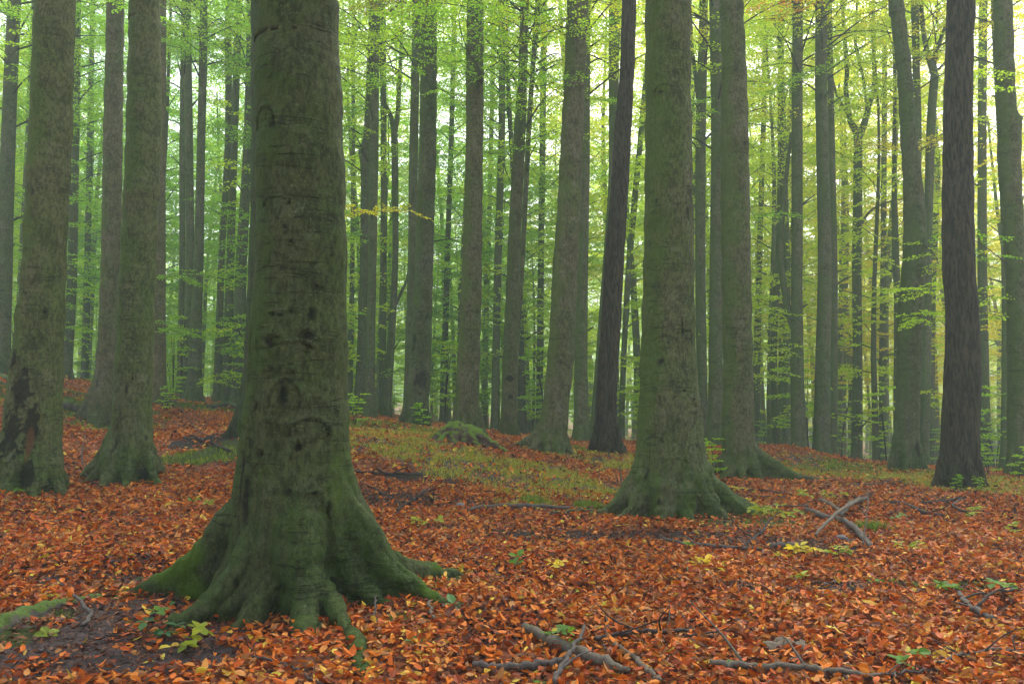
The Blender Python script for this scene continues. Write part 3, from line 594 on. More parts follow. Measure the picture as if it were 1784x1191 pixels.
def make_hero(key, t):
    q0 = tree_base(t); D = t['D']; vox = t['vox']
    path = trunk_path(t, q0, 25)
    zcut = path[-1][2]
    p = smooth_path(path, max(30, int((zcut - path[0][2]) / .12)))
    seed = sum(map(ord, key))
    mb = MB(); V, fs = tube(p, 40, flat=True); mb.add(V, fs)
    rbase = p[3, 3]
    for az, L, hh, R0, R1, bend in ROOTS[key]:
        if key != 'M': L *= 1.3; hh *= 1.2
        gp = ground_path(q0, R(az), L, hh * 1.25, R0, R1, max(.03, rbase - R0 * .9), bend)
        gp = smooth_path(gp, 22)
        gp[:, 0] += .03 * (vnoise2(np.arange(22) * .4, az * .1 + np.zeros(22), 9) - .5); gp[:, 3] *= 1 + .25 * (vnoise2(np.arange(22) * .5, az + np.zeros(22), 8) - .5)
        # carry the buttress up the trunk
        s0 = gp[0]; a = R(az); up = [[q0[0] + math.cos(a) * (rbase * (.72 - .14 * k)), q0[1] + math.sin(a) * (rbase * (.72 - .14 * k)), s0[2] + hh * .5 * k, R0 * (1 - .16 * k)] for k in (3, 2, 1)]
        mb.add(*tube(smooth_path(np.vstack([up, gp]), 34), 14))
        gz = H(gp[:, 0], gp[:, 1])
        for fr in ((.72, .45, .18) if (L > .7 or key != 'M') else (.3,)):                       # the fin of wood under each buttress
            g2 = gp.copy(); g2[:, 2] = gz + (gp[:, 2] - gz) * fr - .02; g2[:, 3] *= .74; mb.add(*tube(g2, 12))
    if key == 'T21':
        c = P(1771, 208, D); mb.add(*tube(np.array([[c[0] - .1, D, c[2] - .15, .02], [c[0] - .03, D - .02, c[2] - .06, .12], [c[0] + .01, D - .03, c[2], .13], [c[0] - .06, D, c[2] + .12, .03]]), 12))
    if key == 'T9':
        c = P(832, 142, D); mb.add(*tube(np.array([[c[0], D - .2, c[2] - .35, .1], [c[0] + .04, D - .28, c[2] - .1, .12], [c[0] + .06, D - .34, c[2] + .06, .08]]), 10))
    tmp = mb.build('tmp_trunk', M_BARK)
    md = tmp.modifiers.new('r', 'REMESH'); md.mode = 'VOXEL'; md.voxel_size = vox; md.use_smooth_shade = True
    sm = tmp.modifiers.new('s', 'SMOOTH'); sm.factor = .5; sm.iterations = 2
    me = bpy.data.meshes.new_from_object(tmp.evaluated_get(bpy.context.evaluated_depsgraph_get()))
    bpy.data.objects.remove(tmp, do_unlink=True)
    n = len(me.vertices); co = np.empty(n * 3, np.float32); me.vertices.foreach_get('co', co); co = co.reshape(-1, 3).astype(float)
    nr = np.empty(n * 3, np.float32); me.vertex_normals.foreach_get('vector', nr); nr = nr.reshape(-1, 3).astype(float)
    x, y, z = co.T; zl = z - q0[2]
    cxz = np.interp(z, p[:, 2], p[:, 0]); rz = np.interp(z, p[:, 2], p[:, 3])
    low = np.clip(1 - zl / 1.6, 0, 1)
    amp = (.55 if t.get('oak') else 1.0)
    disp = .016 * (vnoise3(x * 3.5, y * 3.5, z * 2.2, seed) - .5) + .010 * (vnoise3(x * 9, y * 9, z * 14, seed + 1) - .5) * amp + .006 * (vnoise3(x * 26, y * 26, z * 22, seed + 2) - .5)
    disp += low * (.05 * (vnoise3(x * 6, y * 6, z * 2, seed + 3) - .5) + .03 * (vnoise3(x * 15, y * 15, z * 6, seed + 4) - .5) + .014 * (vnoise3(x * 36, y * 36, z * 18, seed + 5) - .5))
    az_ = np.arctan2(y - D, x - cxz); disp -= low ** 1.3 * .05 * (1 - np.abs(np.sin(az_ * 5.5 + 2.5 * vnoise3(x * 2, y * 2, z * 2, seed + 7)))) ** 3
    # swollen rings
    disp += .007 * np.sin(z * 9 + 3 * vnoise3(x * 2, y * 2, z * 1.5, seed + 6)) * (1 - low) * amp
    if t.get('oak'): 
        th = np.arctan2(y - D, x - cxz); disp += .014 * (vnoise3(th * 9 + vnoise2(z * 2, th, 4) * 1.5, z * 1.6, th * 0, seed) - .5)
    scar = np.zeros(n); wood = np.zeros(n); moss = np.zeros(n)
    for (sx, sy, hw, hh, kind) in SCARS.get(key, []):
        sc_ = P(sx, sy, D); zc = sc_[2]
        rc = float(np.interp(zc, p[:, 2], p[:, 3])); cc = float(np.interp(zc, p[:, 2], p[:, 0]))
        u = np.clip((sc_[0] - cc) / max(rc, .05), -.95, .95); ang = math.asin(u)
        a = np.arctan2(x - cxz, -(y - D)); du = (a - ang + math.pi) % (2 * math.pi) - math.pi
        sxx = du * np.maximum(rz, .05) / hw; szz = (z - zc) / hh
        wob = 1 + 1.1 * (vnoise3(x * 14, y * 14, z * 14, int(sx)) - .5) + .6 * (vnoise3(x * 34, y * 34, z * 34, int(sx)) - .5)
        front = np.cos(du) > 0
        if kind == 'pit':
            d = np.sqrt(sxx ** 2 + szz ** 2) * wob; f = np.clip(1.25 - d, 0, 1) * front
            scar = np.maximum(scar, f * .95); disp -= .030 * np.clip(1 - d, 0, 1) * front * min(1, hw / .03); disp += .014 * np.exp(-((d - 1.3) / .25) ** 2) * front
        elif kind == 'arch':
            d = np.abs(np.sqrt(sxx ** 2 + szz ** 2) - 1) * wob; f = np.exp(-(d / .13) ** 2) * (szz > -.2) * front
            scar = np.maximum(scar, f * .62); disp += .016 * np.exp(-((np.sqrt(sxx ** 2 + szz ** 2) - 1.12) / .12) ** 2) * (szz > -.2) * front - .012 * f
        elif kind == 'crack':
            d = np.sqrt((sxx + .5 * (vnoise2(z * 9, z * 0, int(sx)) - .5)) ** 2 + np.clip(np.abs(szz) - .6, 0, 9) ** 2 * 4); f = np.clip(1.1 - d, 0, 1) * front
            scar = np.maximum(scar, f); disp -= .02 * f
        else:
            d = np.sqrt(sxx ** 2 + szz ** 2) * wob; f = np.clip(1.15 - d, 0, 1) * front
            scar = np.maximum(scar, np.clip(f * 2.2, 0, 1) * (.75 + .6 * vnoise3(x * 9, y * 9, z * 6, 3)))
            disp += f * (.05 * (vnoise3(x * 14, y * 14, z * 10, 12) - .6))
    if key == 'T1':
        c = P(78, 770, D); wood = np.exp(-((x - c[0]) / .06) ** 2 - ((z - c[2]) / .3) ** 2) * (y < D)
    if key == 'M':
        a = np.arctan2(y - D, x - cxz)
        for px_, py_, rr in ((330, 965, .2), (300, 985, .16), (760, 1000, .1), (345, 1015, .14)):
            c = P(px_, py_, 6.5); moss = np.maximum(moss, 1.1 * np.exp(-((x - c[0]) ** 2 + (z - c[2]) ** 2) / rr ** 2))
        c = P(590, 860, 6.1); moss = np.maximum(moss, .5 * np.exp(-((x - c[0]) / .16) ** 2 - ((z - c[2]) / .45) ** 2))
    if key == 'T13':
        c = P(1200, 870, 10.9); moss = np.maximum(moss, .45 * np.exp(-((x - c[0]) / .12) ** 2 - ((z - c[2]) / .25) ** 2))
    if key in ('T9', 'T8'): scar *= .8
    co += nr * disp[:, None]
    me.vertices.foreach_set('co', (co - q0).astype(np.float32).ravel())
    add_attr(me, 'scar', scar); add_attr(me, 'wood', wood); add_attr(me, 'moss', moss)
    me.materials.clear(); me.materials.append(M_OAK if t.get('oak') else M_BARK)
    me.polygons.foreach_set('use_smooth', np.ones(len(me.polygons), bool)); me.update(); me.name = 'trunk'
    root = empty('oak_tree' if t.get('oak') else 'beech_tree', q0)
    o = bpy.data.objects.new('trunk', me); col.objects.link(o); o.parent = root
    # the stem above the picture, with its limbs
    up = upper(path, 24, q0[2], False)
    last = path[-1]; top = smooth_path(np.array([[last[0], last[1], last[2] - .4, last[3] * .97], last] + up), 26)
    m2 = MB(); m2.add(*tube(top, 14, flat=True))
    limbs(m2, top, 8)
    o2 = m2.build('limb', M_OAK if t.get('oak') else M_BARK, root, origin=q0)
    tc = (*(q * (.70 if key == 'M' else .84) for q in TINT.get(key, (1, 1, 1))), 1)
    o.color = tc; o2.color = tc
    return root, top[-1], q0

def limbs(mb, top, n, z_lo=None):
    for k in range(n):
        i = int(len(top) * (.35 + .6 * k / n)); b = top[min(i, len(top) - 2)]
        a = rng.random() * 6.28; L = 2.0 + 2.2 * rng.random()
        d = np.array([math.cos(a), math.sin(a), .9])
        pts = [[*b[:3], b[3] * .5], [*(b[:3] + d * L * .4), b[3] * .35], [*(b[:3] + d * L * [1, 1, 1.15]), b[3] * .12]]
        mb.add(*tube(smooth_path(np.array(pts), 8), 6))

def make_mid(key, t):
    q0 = tree_base(t); D = t['D']; path = trunk_path(t, q0, 24)
    forked = 'fork' in t; seed = sum(map(ord, key))
    root = empty('beech_tree', q0); mb = MB()
    full = list(path)
    trunc = t['rows'][0][0] > 100 and forked
    if not trunc: full += upper(path, 25, q0[2], False)
    p = smooth_path(np.array(full), 90)
    n_r = 5; ph = rng.random() * 6
    def lob(th, z):
        zl = np.clip(z - q0[2], 0, 9)
        f = np.exp(-zl / .28)
        l = np.maximum(0, np.cos((th * n_r + ph) / 1.0)) ** 2
        return 1 + f * (.18 + .55 * l) + .05 * (vnoise3(np.cos(th) * 2 + 5, np.sin(th) * 2 + 5, z * 1.2, seed) - .5) + .03 * np.sin(th * 3 + z * .7 + ph)
    mb.add(*tube(p, 20, lob, flat=True))
    for k in range(4):                                     # broken stubs and thin dead side branches
        i = int(18 + rng.random() * 30); b = p[min(i, len(p) - 1)]; a = rng.random() * 6.28; L = .12 + 1.3 * rng.random() ** 3
        d = np.array([math.cos(a), math.sin(a), .25 + .5 * rng.random()]); r1 = min(b[3] * .35, .035)
        mb.add(*tube(smooth_path(np.array([[*b[:3], r1 * 1.6], [*(b[:3] + d * (b[3] + L * .3)), r1], [*(b[:3] + d * (b[3] + L) + rng.normal(size=3) * .08 * L), r1 * .45]]), 7), 6))
    for fk in t.get('fork', []):
        pts = []
        for k, (y, x, wd) in enumerate(fk):
            c = P(x, y, D); pts.append([c[0], D + (.1 if k else 0), c[2], wd / 2 * px2m(D)])
        a, b = np.array(pts[-1]), np.array(pts[-2])
        if fk[-1][0] < 0:
            for s in (1, 2): pts.append(list(a + (a - b) / np.linalg.norm((a - b)[:3]) * 3.0 * s * np.array([1, 1, 1, 0]) - np.array([0, 0, 0, a[3] * .3 * s])))
        mb.add(*tube(smooth_path(np.array(pts), 30), 9))
    o = mb.build('trunk', M_BARK, root, origin=q0)
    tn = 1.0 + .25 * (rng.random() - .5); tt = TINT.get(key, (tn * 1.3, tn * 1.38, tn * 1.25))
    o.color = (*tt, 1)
    return root, p[-1], q0

HER = {}
for key, t in TREES.items():
    root, tip, q0 = (make_hero if 'vox' in t else make_mid)(key, t)
    tag(root, t['label'], 'tree', BG)
    HER[key] = (root, q0, tip)

# ------------------------------------------------------------------ boughs with leaves in the picture
GREEN = (.20, .42, .03); LIME = (.32, .53, .03); LIMEY = (.44, .58, .035); YEL = (.62, .60, .035); ORA = (.60, .26, .03); DEEP = (.13, .28, .04)
def bough(key, D, px_path, color, width=.9, n=7, leaf=.072, r=.014, updown=.0, both=True):
    """px_path: pixel polyline from the trunk outwards; sprays leave it on both sides"""
    root, q0, tip = HER[key]; Dt = TREES[key]['D']; tw = MB(); lf = MB(); m = len(px_path)
    pts = [P(x, y, Dt + (D - Dt) * (k / max(1, m - 1)) ** .6) for k, (x, y) in enumerate(px_path)]
    rr = np.linspace(r, r * .35, m)
    path = smooth_path(np.c_[np.array(pts), rr], 24); path[:, :3] += rng.normal(size=(24, 3)) * .006
    tw.add(*tube(path, 6))
    for k in range(n):
        i = int(23 * ((k + .7) / n) ** .8); i = min(i, 22); b = path[i, :3]; d = norm(path[i + 1, :3] - path[i, :3])
        a = (1 if k % 2 else -1) * (R(35) + R(50) * rng.random())
        dd = np.array([d[0] * math.cos(a) - d[1] * math.sin(a), d[0] * math.sin(a) + d[1] * math.cos(a), d[2] * .3 + updown + rng.normal() * .15])
        if np.hypot(dd[0], dd[1]) < .3: dd = np.array([math.cos(rng.random() * 6.28), math.sin(rng.random() * 6.28), .1])
        spray(tw, lf, b, dd, width * (.7 + .6 * rng.random()), leaf, r * .4, 10)
    spray(tw, lf, path[-1, :3], path[-1, :3] - path[-3, :3], width * .8, leaf, r * .35, 9)
    br = tw.build('branch', M_TWIG, root, origin=q0)
    fo = lf.build('foliage', M_LEAF, br, smooth=False, origin=q0); fo.color = (*color, 1)
B = bough
B('T9', 16.5, [(836, 142), (833, 118), (815, 90), (790, 68), (752, 48), (700, 30)], GREEN, 1.0, 12)
B('T9', 17, [(836, 142), (850, 120), (880, 98), (905, 68), (912, 30), (900, -10)], GREEN, 1.0, 11)
B('T9', 17, [(905, 68), (935, 60), (975, 50), (1010, 40)], LIME, .9, 8)
B('T9', 17.5, [(815, 90), (800, 40), (806, 0)], GREEN, .9, 8)
B('T9', 18, [(843, 20), (800, 10), (740, 0), (680, -10)], LIME, 1.1, 10)
B('T9', 17.5, [(850, 120), (880, 140), (930, 150), (980, 140)], GREEN, .9, 9)
B('T8', 19, [(735, 30), (700, 60), (650, 80), (600, 70)], LIME, 1.1, 10)
B('T8', 20, [(735, 90), (700, 120), (660, 150), (625, 150)], GREEN, 1.0, 9)
B('T8', 20, [(755, 150), (790, 165), (830, 170), (870, 165)], GREEN, .9, 8)
B('T8', 17, [(728, 355), (700, 368), (655, 368), (612, 360)], (.50, .50, .03), .55, 9, r=.008)
B('T8', 20, [(750, 10), (700, 5), (650, 10)], (.2, .2, .03), .9, 8)
B('T10', 20, [(910, 250), (900, 262), (860, 268), (840, 262)], GREEN, .8, 7)
B('T10', 21, [(918, 245), (950, 235), (985, 225)], LIME, .7, 6)
B('T16', 24, [(1385, 560), (1360, 545), (1335, 530), (1312, 520)], LIME, .8, 8)
B('T16', 24, [(1380, 600), (1360, 600), (1340, 615), (1330, 650)], LIME, .9, 8)
B('T16', 24, [(1380, 380), (1350, 370), (1320, 380)], GREEN, .9, 7)
B('T21', 16.5, [(1760, 520), (1720, 515), (1670, 505), (1620, 500), (1575, 505)], LIME, .6, 12, r=.009)
B('T21', 16.5, [(1760, 555), (1720, 545), (1670, 540), (1620, 545), (1590, 560)], LIME, .55, 10, r=.009)
B('T21', 17, [(1755, 460), (1730, 440), (1700, 420), (1660, 410)], GREEN, .7, 8)
B('T21', 17, [(1750, 110), (1720, 130), (1700, 160)], LIME, .8, 6)
B('T19', 18.5, [(1600, 420), (1625, 440), (1640, 470)], LIME, .6, 6)
B('T19', 18.5, [(1590, 560), (1605, 545), (1620, 560)], LIME, .55, 6)
B('Ta', 19, [(28, 40), (10, 20), (-10, 10)], GREEN, .9, 8)
B('Ta', 19, [(10, 110), (30, 85), (60, 70), (100, 78)], LIME, .7, 8)
B('T2', 17.5, [(215, 15), (235, 10), (260, 20)], GREEN, .6, 5)
B('T4c', 24, [(350, 120), (330, 90), (300, 80), (280, 70)], GREEN, 1.1, 10)
B('T4c', 24, [(355, 60), (370, 40), (400, 30), (430, 40)], GREEN, 1.1, 9)
B('T4b', 26, [(330, 20), (300, 10), (285, 0)], LIME, 1.2, 9)
B('T4c', 24, [(352, 105), (350, 80), (345, 50)], GREEN, 1.0, 9)
B('T4c', 24, [(345, 470), (365, 480), (400, 490)], GREEN, .8, 7)
B('T5e', 25, [(425, 690), (410, 662), (385, 655), (360, 662)], LIME, .7, 8)
B('T3b', 22, [(280, 560), (300, 575), (325, 580)], GREEN, .8, 7)
B('T3b', 22, [(280, 490), (300, 480), (325, 485)], GREEN, .7, 6)
B('Tb', 28, [(125, 560), (145, 570), (165, 580)], GREEN, .9, 7)
B('T13b', 24, [(1222, 110), (1235, 118), (1250, 115)], LIME, .6, 5)
B('T14b', 22, [(1245, 200), (1225, 190), (1215, 180)], GREEN, .5, 4)
B('T12b', 26, [(1070, 60), (1050, 40), (1030, 45)], GREEN, 1.0, 8)
B('T12b', 26, [(1065, 180), (1045, 170), (1030, 180)], GREEN, .9, 7)
B('T17', 23, [(1430, 5), (1400, 8), (1370, 4), (1330, 8)], ORA, .8, 9)
B('T17', 24, [(1425, 120), (1400, 130), (1380, 150)], GREEN, .9, 7)
B('T18', 30, [(1494, 260), (1515, 250), (1545, 258)], YEL, .9, 9)
B('T18', 30, [(1480, 190), (1465, 180), (1450, 185)], LIME, .8, 7)
B('T18', 30, [(1520, 60), (1500, 50), (1475, 60)], YEL, 1.1, 9)
B('T19c', 27, [(1620, 250), (1640, 240), (1650, 250)], YEL, 1.0, 7)
B('T11b', 21, [(1025, 70), (1045, 60), (1060, 75)], LIME, .9, 7)
B('T10c', 30, [(940, 500), (925, 520), (915, 560)], LIME, 1.0, 8)
B('T9b', 30, [(865, 545), (850, 550), (835, 570)], LIME, .9, 7)
B('T7a', 30, [(668, 620), (690, 640), (700, 660)], GREEN, .9, 6)
B('T23', 34, [(775, 540), (760, 545), (745, 560)], LIME, .9, 7)

# ------------------------------------------------------------------ the wood behind: kinds of tree, copied
def forest_kind(seed, Ht, r0, c_lo, nl, fork=False):
    global rng
    keep = rng; rng = np.random.default_rng(seed)
    tw = MB(); lf = MB(); ph = rng.random(4) * 6; lean = rng.normal(size=2) * .35
    zs = np.linspace(-.6, Ht, 40); s = np.clip(zs / Ht, 0, 1)
    p = np.c_[lean[0] * s * 2 + .22 * np.sin(zs * .35 + ph[0]) * s, lean[1] * s * 2 + .22 * np.sin(zs * .3 + ph[1]) * s, zs, r0 * (1 - .85 * s) * (1 + .5 * np.exp(-np.clip(zs, 0, 9) / .4))]
    tw.add(*tube(p, 10, flat=True))
    for k in range(nl):
        u = (k + rng.random()) / nl; z = c_lo + (Ht - c_lo) * u; i = int(np.argmin(abs(zs - z))); b = p[i, :3]
        a = k * 2.4 + rng.random(); hi = (z / Ht) > .45
        L = (1.6 + 1.8 * rng.random()) * (1.25 - .5 * abs(u - .5))
        d = np.array([math.cos(a), math.sin(a), (.75 if hi else .18) + .25 * rng.random()])
        q = np.array([[*b, max(.010, p[i, 3] * .26)], [*(b + d * L * .5 + rng.normal(size=3) * .12), p[i, 3] * .13 + .005], [*(b + d * L * np.array([1, 1, .85])), .005]])
        q = smooth_path(q, 8); tw.add(*tube(q, 5))
        nj = 7 if z < 16 else 5
        for j in range(nj):
            c = q[min(7, 1 + j * 7 // nj), :3]; az = a + (1 if j % 2 else -1) * (.5 + .9 * rng.random())
            spray(tw, lf, c, [math.cos(az), math.sin(az), .05 + .2 * rng.normal()], 1.0 + .8 * rng.random(), .125, .003, 11, .15, step=.06, fill=.9)
    if fork:
        i = 16; b = p[i]; a = rng.random() * 6
        q = np.array([[*b[:3], b[3] * .8], [b[0] + .7 * math.cos(a), b[1] + .7 * math.sin(a), b[2] + 1.8, b[3] * .65], [b[0] + 1.1 * math.cos(a), b[1] + 1.1 * math.sin(a), b[2] + 8, b[3] * .3]])
        tw.add(*tube(smooth_path(q, 12), 8))
    rng = keep
    return tw.mesh('trunk', M_BARK), lf.mesh('crown', M_LEAF, smooth=False)
KINDS = [forest_kind(1, 22, .17, 2.5, 34), forest_kind(2, 26, .21, 6.5, 36, True), forest_kind(3, 17, .12, 1.6, 30), forest_kind(4, 27, .24, 9, 34),
         forest_kind(5, 20, .15, 4, 34, True), forest_kind(6, 24, .18, 5, 36), forest_kind(7, 13, .09, 1.2, 26)]
SAP = []
def sap_kind(seed, Ht):
    global rng
    keep = rng; rng = np.random.default_rng(seed); tw = MB(); lf = MB()
    nst = 2 + seed % 2
    for st in range(nst):
        a0 = rng.random() * 6; p = np.array([[0, 0, -.1, .012], [.1 * math.cos(a0), .1 * math.sin(a0), Ht * .5, .009], [.35 * math.cos(a0), .35 * math.sin(a0), Ht, .004]])
        p = smooth_path(p, 12); tw.add(*tube(p, 5))
        for k in range(3, 12):
            az = k * 2.3 + rng.random(); spray(tw, lf, p[k, :3], [math.cos(az), math.sin(az), .15], Ht * (.38 - .012 * k), .07, .004, 8, .15, step=.05)
    rng = keep; return tw.mesh('stem', M_TWIG), lf.mesh('foliage', M_LEAF, smooth=False)
SAP = [sap_kind(21, 1.3), sap_kind(22, .8), sap_kind(23, 2.0)]

def place_tree(x, y, k, s, rz, color, tint, label, group):
    z = float(Hs(np.array([x]), np.array([y]))[0]) if True else 0
    r = empty('beech_tree', (x, y, z)); r.rotation_euler = (0, 0, rz); r.scale = (s, s, s)
    tr = bpy.data.objects.new('trunk', KINDS[k][0]); col.objects.link(tr); tr.parent = r; tr.color = (*tint, 1)
    cr = bpy.data.objects.new('crown', KINDS[k][1]); col.objects.link(cr); cr.parent = r; cr.color = (*color, 1)
    return tag(r, label, 'tree', group)
def mixc(a, b, t): return tuple(a[i] * (1 - t) + b[i] * t for i in range(3))
rr = random.Random(5)
gapok = [(t['D'], ) for t in TREES.values()]
def leaf_tone(px, rr):
    """which trees have turned: yellower towards the right and in one gap right of the massive trunk"""
    base = .20 + .56 * max(0, min(1, (px - 850) / 600)) + .35 * math.exp(-((px - 620) / 60) ** 2) + .25 * math.exp(-((px - 1000) / 60) ** 2)
    t = base + rr.uniform(-.36, .36)
    if t < .25: return mixc(GREEN, LIME, min(1, max(0, t / .25)) * .6), 'green'
    if t < .68: return mixc(LIME, LIMEY, (t - .25) / .43), 'lime'
    return mixc(LIMEY, YEL, min(1, (t - .68) / .25)), 'yellow'
GL = {'green': ('slender beech with green crown fading in the mist beyond the rise', 'misty green beeches beyond the rise'),
      'lime': ('slender beech with yellowish green crown fading in the mist beyond the rise', 'misty yellow-green beeches beyond the rise'),
      'yellow': ('slender beech with yellow crown fading in the mist beyond the rise', 'misty yellow beeches beyond the rise')}
placed = []
rings = [(30, 41, 13), (41, 52, 34), (52, 68, 58), (68, 90, 64), (90, 125, 66)]
for lo, hi, cnt in rings:
    for i in range(cnt):
        for tr_ in range(30):
            D = rr.uniform(lo, hi); px = -120 + (i + rr.random()) / cnt * 2030
            x = (px - CX) / F * D; y = D
            if lo < 41 and any(abs(px - (t['rows'][-1][1] + t['rows'][-1][2]) / 2) < 14 for t in TREES.values() if t['D'] > 25): continue
            if all((x - a) ** 2 + (y - b) ** 2 > 2.2 ** 2 for a, b in placed): break
        placed.append((x, y))
        if px > 930 and D < 90 and rr.random() < .17: continue
        c, g_ = leaf_tone(px, rr)
        if px > 950 and D > 40: k = rr.choice([1, 3, 5, 1, 3, 0, 4])
        else: k = rr.choice([0, 2, 2, 4, 6, 6] if D < 45 else [0, 0, 1, 2, 2, 4, 5, 6, 3])
        tn = rr.uniform(.8, 1.3) * (1.0 if D < 40 else 1.7)  # farther trunks: mist paleness also put into the bark tint
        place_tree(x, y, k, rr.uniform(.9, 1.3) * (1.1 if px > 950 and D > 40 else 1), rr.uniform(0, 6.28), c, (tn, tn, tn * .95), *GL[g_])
# past 125 m: one mass of wood
def far_wood():
    global rng
    tw = MB(); lf = MB(); keep = rng; rng = np.random.default_rng(99)
    for i in range(150):
        D = 125 + 110 * (i / 150) ** 1.2; px = -150 + ((i * 0.618034) % 1) * 2100; x = (px - CX) / F * D
        z = float(Hs(np.array([x]), np.array([D]))[0]); Ht = 20 + 8 * rng.random()
        tw.add(*tube(np.array([[x, D, z - .5, .3], [x + rng.normal() * .4, D, z + Ht * .5, .2], [x + rng.normal() * .8, D, z + Ht, .05]]), 6, flat=True))
        m = 1500; u = rng.random(m); a = rng.random(m) * 6.28; r = (1.2 + 3.4 * np.sin(np.clip(u, 0, 1) * 3.0)) * np.sqrt(rng.random(m))
        lay = np.round(u * 26) / 26 + rng.normal(size=m) * .006
        p = np.stack([x + r * np.cos(a), D + r * np.sin(a), z + 1 + (Ht - 1) * lay], -1)
        leaves(lf, p, np.stack([np.cos(a), np.sin(a), rng.normal(size=m) * .3], -1), np.array([0, 0, 1.]) + rng.normal(size=(m, 3)) * .5, .45 * (.6 + .8 * rng.random(m)), rng.random(m), 'A')
    rng = keep
    o = tw.build('far_wood', M_BARK); tag(o, 'farthest mass of beech wood dissolving in the mist', 'far wood', kind='stuff')
    c = lf.build('foliage', M_LEAF, o, smooth=False); c.color = (*LIME, 1)
far_wood()
# crowns for the tall trees that stand in front (above the picture)
CROWN_HI = None
def high_crown():
    global rng
    keep = rng; rng = np.random.default_rng(77); lf = MB(); tw = MB()
    for k in range(34):
        a = rng.random() * 6.28; r = 3.2 * math.sqrt(rng.random()); z = -7 + 8.5 * rng.random()
        spray(tw, lf, np.array([r * math.cos(a), r * math.sin(a), z]), [math.cos(a), math.sin(a), .1], 1.7, .12, .003, 10, .15, step=.12)
    rng = keep; return lf.mesh('crown', M_LEAF, smooth=False)
CROWN_HI = high_crown()
def low_crown(seed):
    global rng
    keep = rng; rng = np.random.default_rng(seed); lf = MB(); tw = MB()
    for k in range(15):
        a = k * 2.4 + rng.random(); z = -3.2 + 7.5 * k / 15; L = 1.4 + 2.2 * rng.random(); d = np.array([math.cos(a), math.sin(a), .12 + .35 * rng.random()])
        q = smooth_path(np.array([[0, 0, z - .3, .035], [*(d * L * .5 + [0, 0, z]), .02], [*(d * L * [1, 1, .8] + [0, 0, z]), .007]]), 9); tw.add(*tube(q, 5))
        for j in range(4):
            az = a + (1 if j % 2 else -1) * (.4 + .8 * rng.random())
            spray(tw, lf, q[3 + j + j // 2, :3], [math.cos(az), math.sin(az), .1 * rng.normal()], .7 + .7 * rng.random(), .085, .004, 9, .15, step=.055)
    rng = keep; return tw.mesh('bough', M_TWIG), lf.mesh('foliage', M_LEAF, smooth=False)
LOWC = [low_crown(301), low_crown(302), low_crown(303)]
for key, (root, q0, tip) in HER.items():
    t = TREES[key]
    if t['rows'][0][0] > 100 and 'fork' in t: off = Vector((0, 0, 20))
    else: off = Vector((tip[0] - q0[0], tip[1] - q0[1], tip[2] - q0[2]))
    c = bpy.data.objects.new('crown', CROWN_HI); col.objects.link(c); c.parent = root; c.location = off; c.rotation_euler = (0, 0, rr.uniform(0, 6.28))
    px = (t['rows'][0][1] + t['rows'][0][2]) / 2; c.color = (*leaf_tone(px, rr)[0], 1)

for key, t in TREES.items():                               # boughs of the trees in the middle distance
    if t['D'] < 22.5 or key in ('T3b',): continue
    root, q0, tip = HER[key]; D = t['D']; rows = t['rows']
    ys = [rr.uniform(-70, 90), rr.uniform(-150, -20)] + ([rr.uniform(90, 260)] if (rr.random() < .22) else [])
    for yy in ys:
        xx = np.interp(max(yy, rows[0][0]), [r_[0] for r_ in rows], [(r_[1] + r_[2]) / 2 for r_ in rows]); c = P(xx, yy, D); k = rr.randrange(3)
        px = (rows[0][1] + rows[0][2]) / 2; az = rr.uniform(0, 6.28)
        a = bpy.data.objects.new('bough', LOWC[k][0]); b = bpy.data.objects.new('foliage', LOWC[k][1]); col.objects.link(a); col.objects.link(b)
        a.parent = root; b.parent = a; a.location = Vector(c - q0); a.rotation_euler = (0, 0, az); b.color = (*leaf_tone(px, rr)[0], 1)

# young growth beyond the crest
spots = [(620, 725, 1), (640, 712, 1), (1240, 790, 0), (1250, 778, 1), (1760, 822, 0), (1740, 812, 1), (1700, 826, 1), (520, 742, 1), (700, 735, 2), (750, 742, 0), (1345, 800, 1), (1460, 812, 0), (1515, 822, 1), (1630, 822, 1), (1560, 815, 2), (985, 770, 0), (1090, 772, 0), (920, 765, 1), (20, 660, 0), (150, 680, 2), (300, 690, 0), (360, 700, 1), (1780, 820, 0), (1660, 845, 1)]
SL = {}
def place_sap(x, y, k, s, color, label, group=None):
    r = empty('beech_sapling', (x, y, float(Hs(np.array([x]), np.array([y]))[0]))); r.rotation_euler = (0, 0, rr.uniform(0, 6.28)); r.scale = (s,) * 3
    a = bpy.data.objects.new('stem', SAP[k][0]); b = bpy.data.objects.new('foliage', SAP[k][1])
    for o in (a, b): col.objects.link(o); o.parent = r
    b.color = (*color, 1); return tag(r, label, 'sapling', group)
sap_lab = {0: 'bright green sapling at the foot of the misty trunks behind the crest'}
for i in range(130):
    D = rr.uniform(25, 80); px = rr.uniform(-50, 1830); x = (px - CX) / F * D
    place_sap(x, D, rr.choice([0, 2, 2]), rr.uniform(1, 1.9), mixc(GREEN, LIME, rr.random()), 'leafy green sapling in the misty undergrowth beyond the rise', 'misty saplings beyond the rise')
NEAR_SAP = [(620, 738, 20, 1, 1.0, 'small green sapling on the bank beside the massive trunk'), (1238, 790, 15.5, 1, .9, 'green sapling between the knotted beech and the long-rooted beech'),
            (1765, 838, 18, 1, .9, 'green sapling at the foot of the knobbed beech by the right edge'), (1715, 838, 19, 1, .9, 'low green sapling right of the furrowed trunk'),
            (740, 758, 21, 1, .8, 'small yellow-green sapling behind the mossy stump'), (290, 715, 22, 1, .9, 'small sapling at the foot of the brownish beech'),
            (1655, 850, 14.2, 1, .35, 'tiny green seedling against the foot of the furrowed trunk'), (1700, 852, 14.3, 1, .3, 'tiny yellowish seedling at the right foot of the furrowed trunk')]
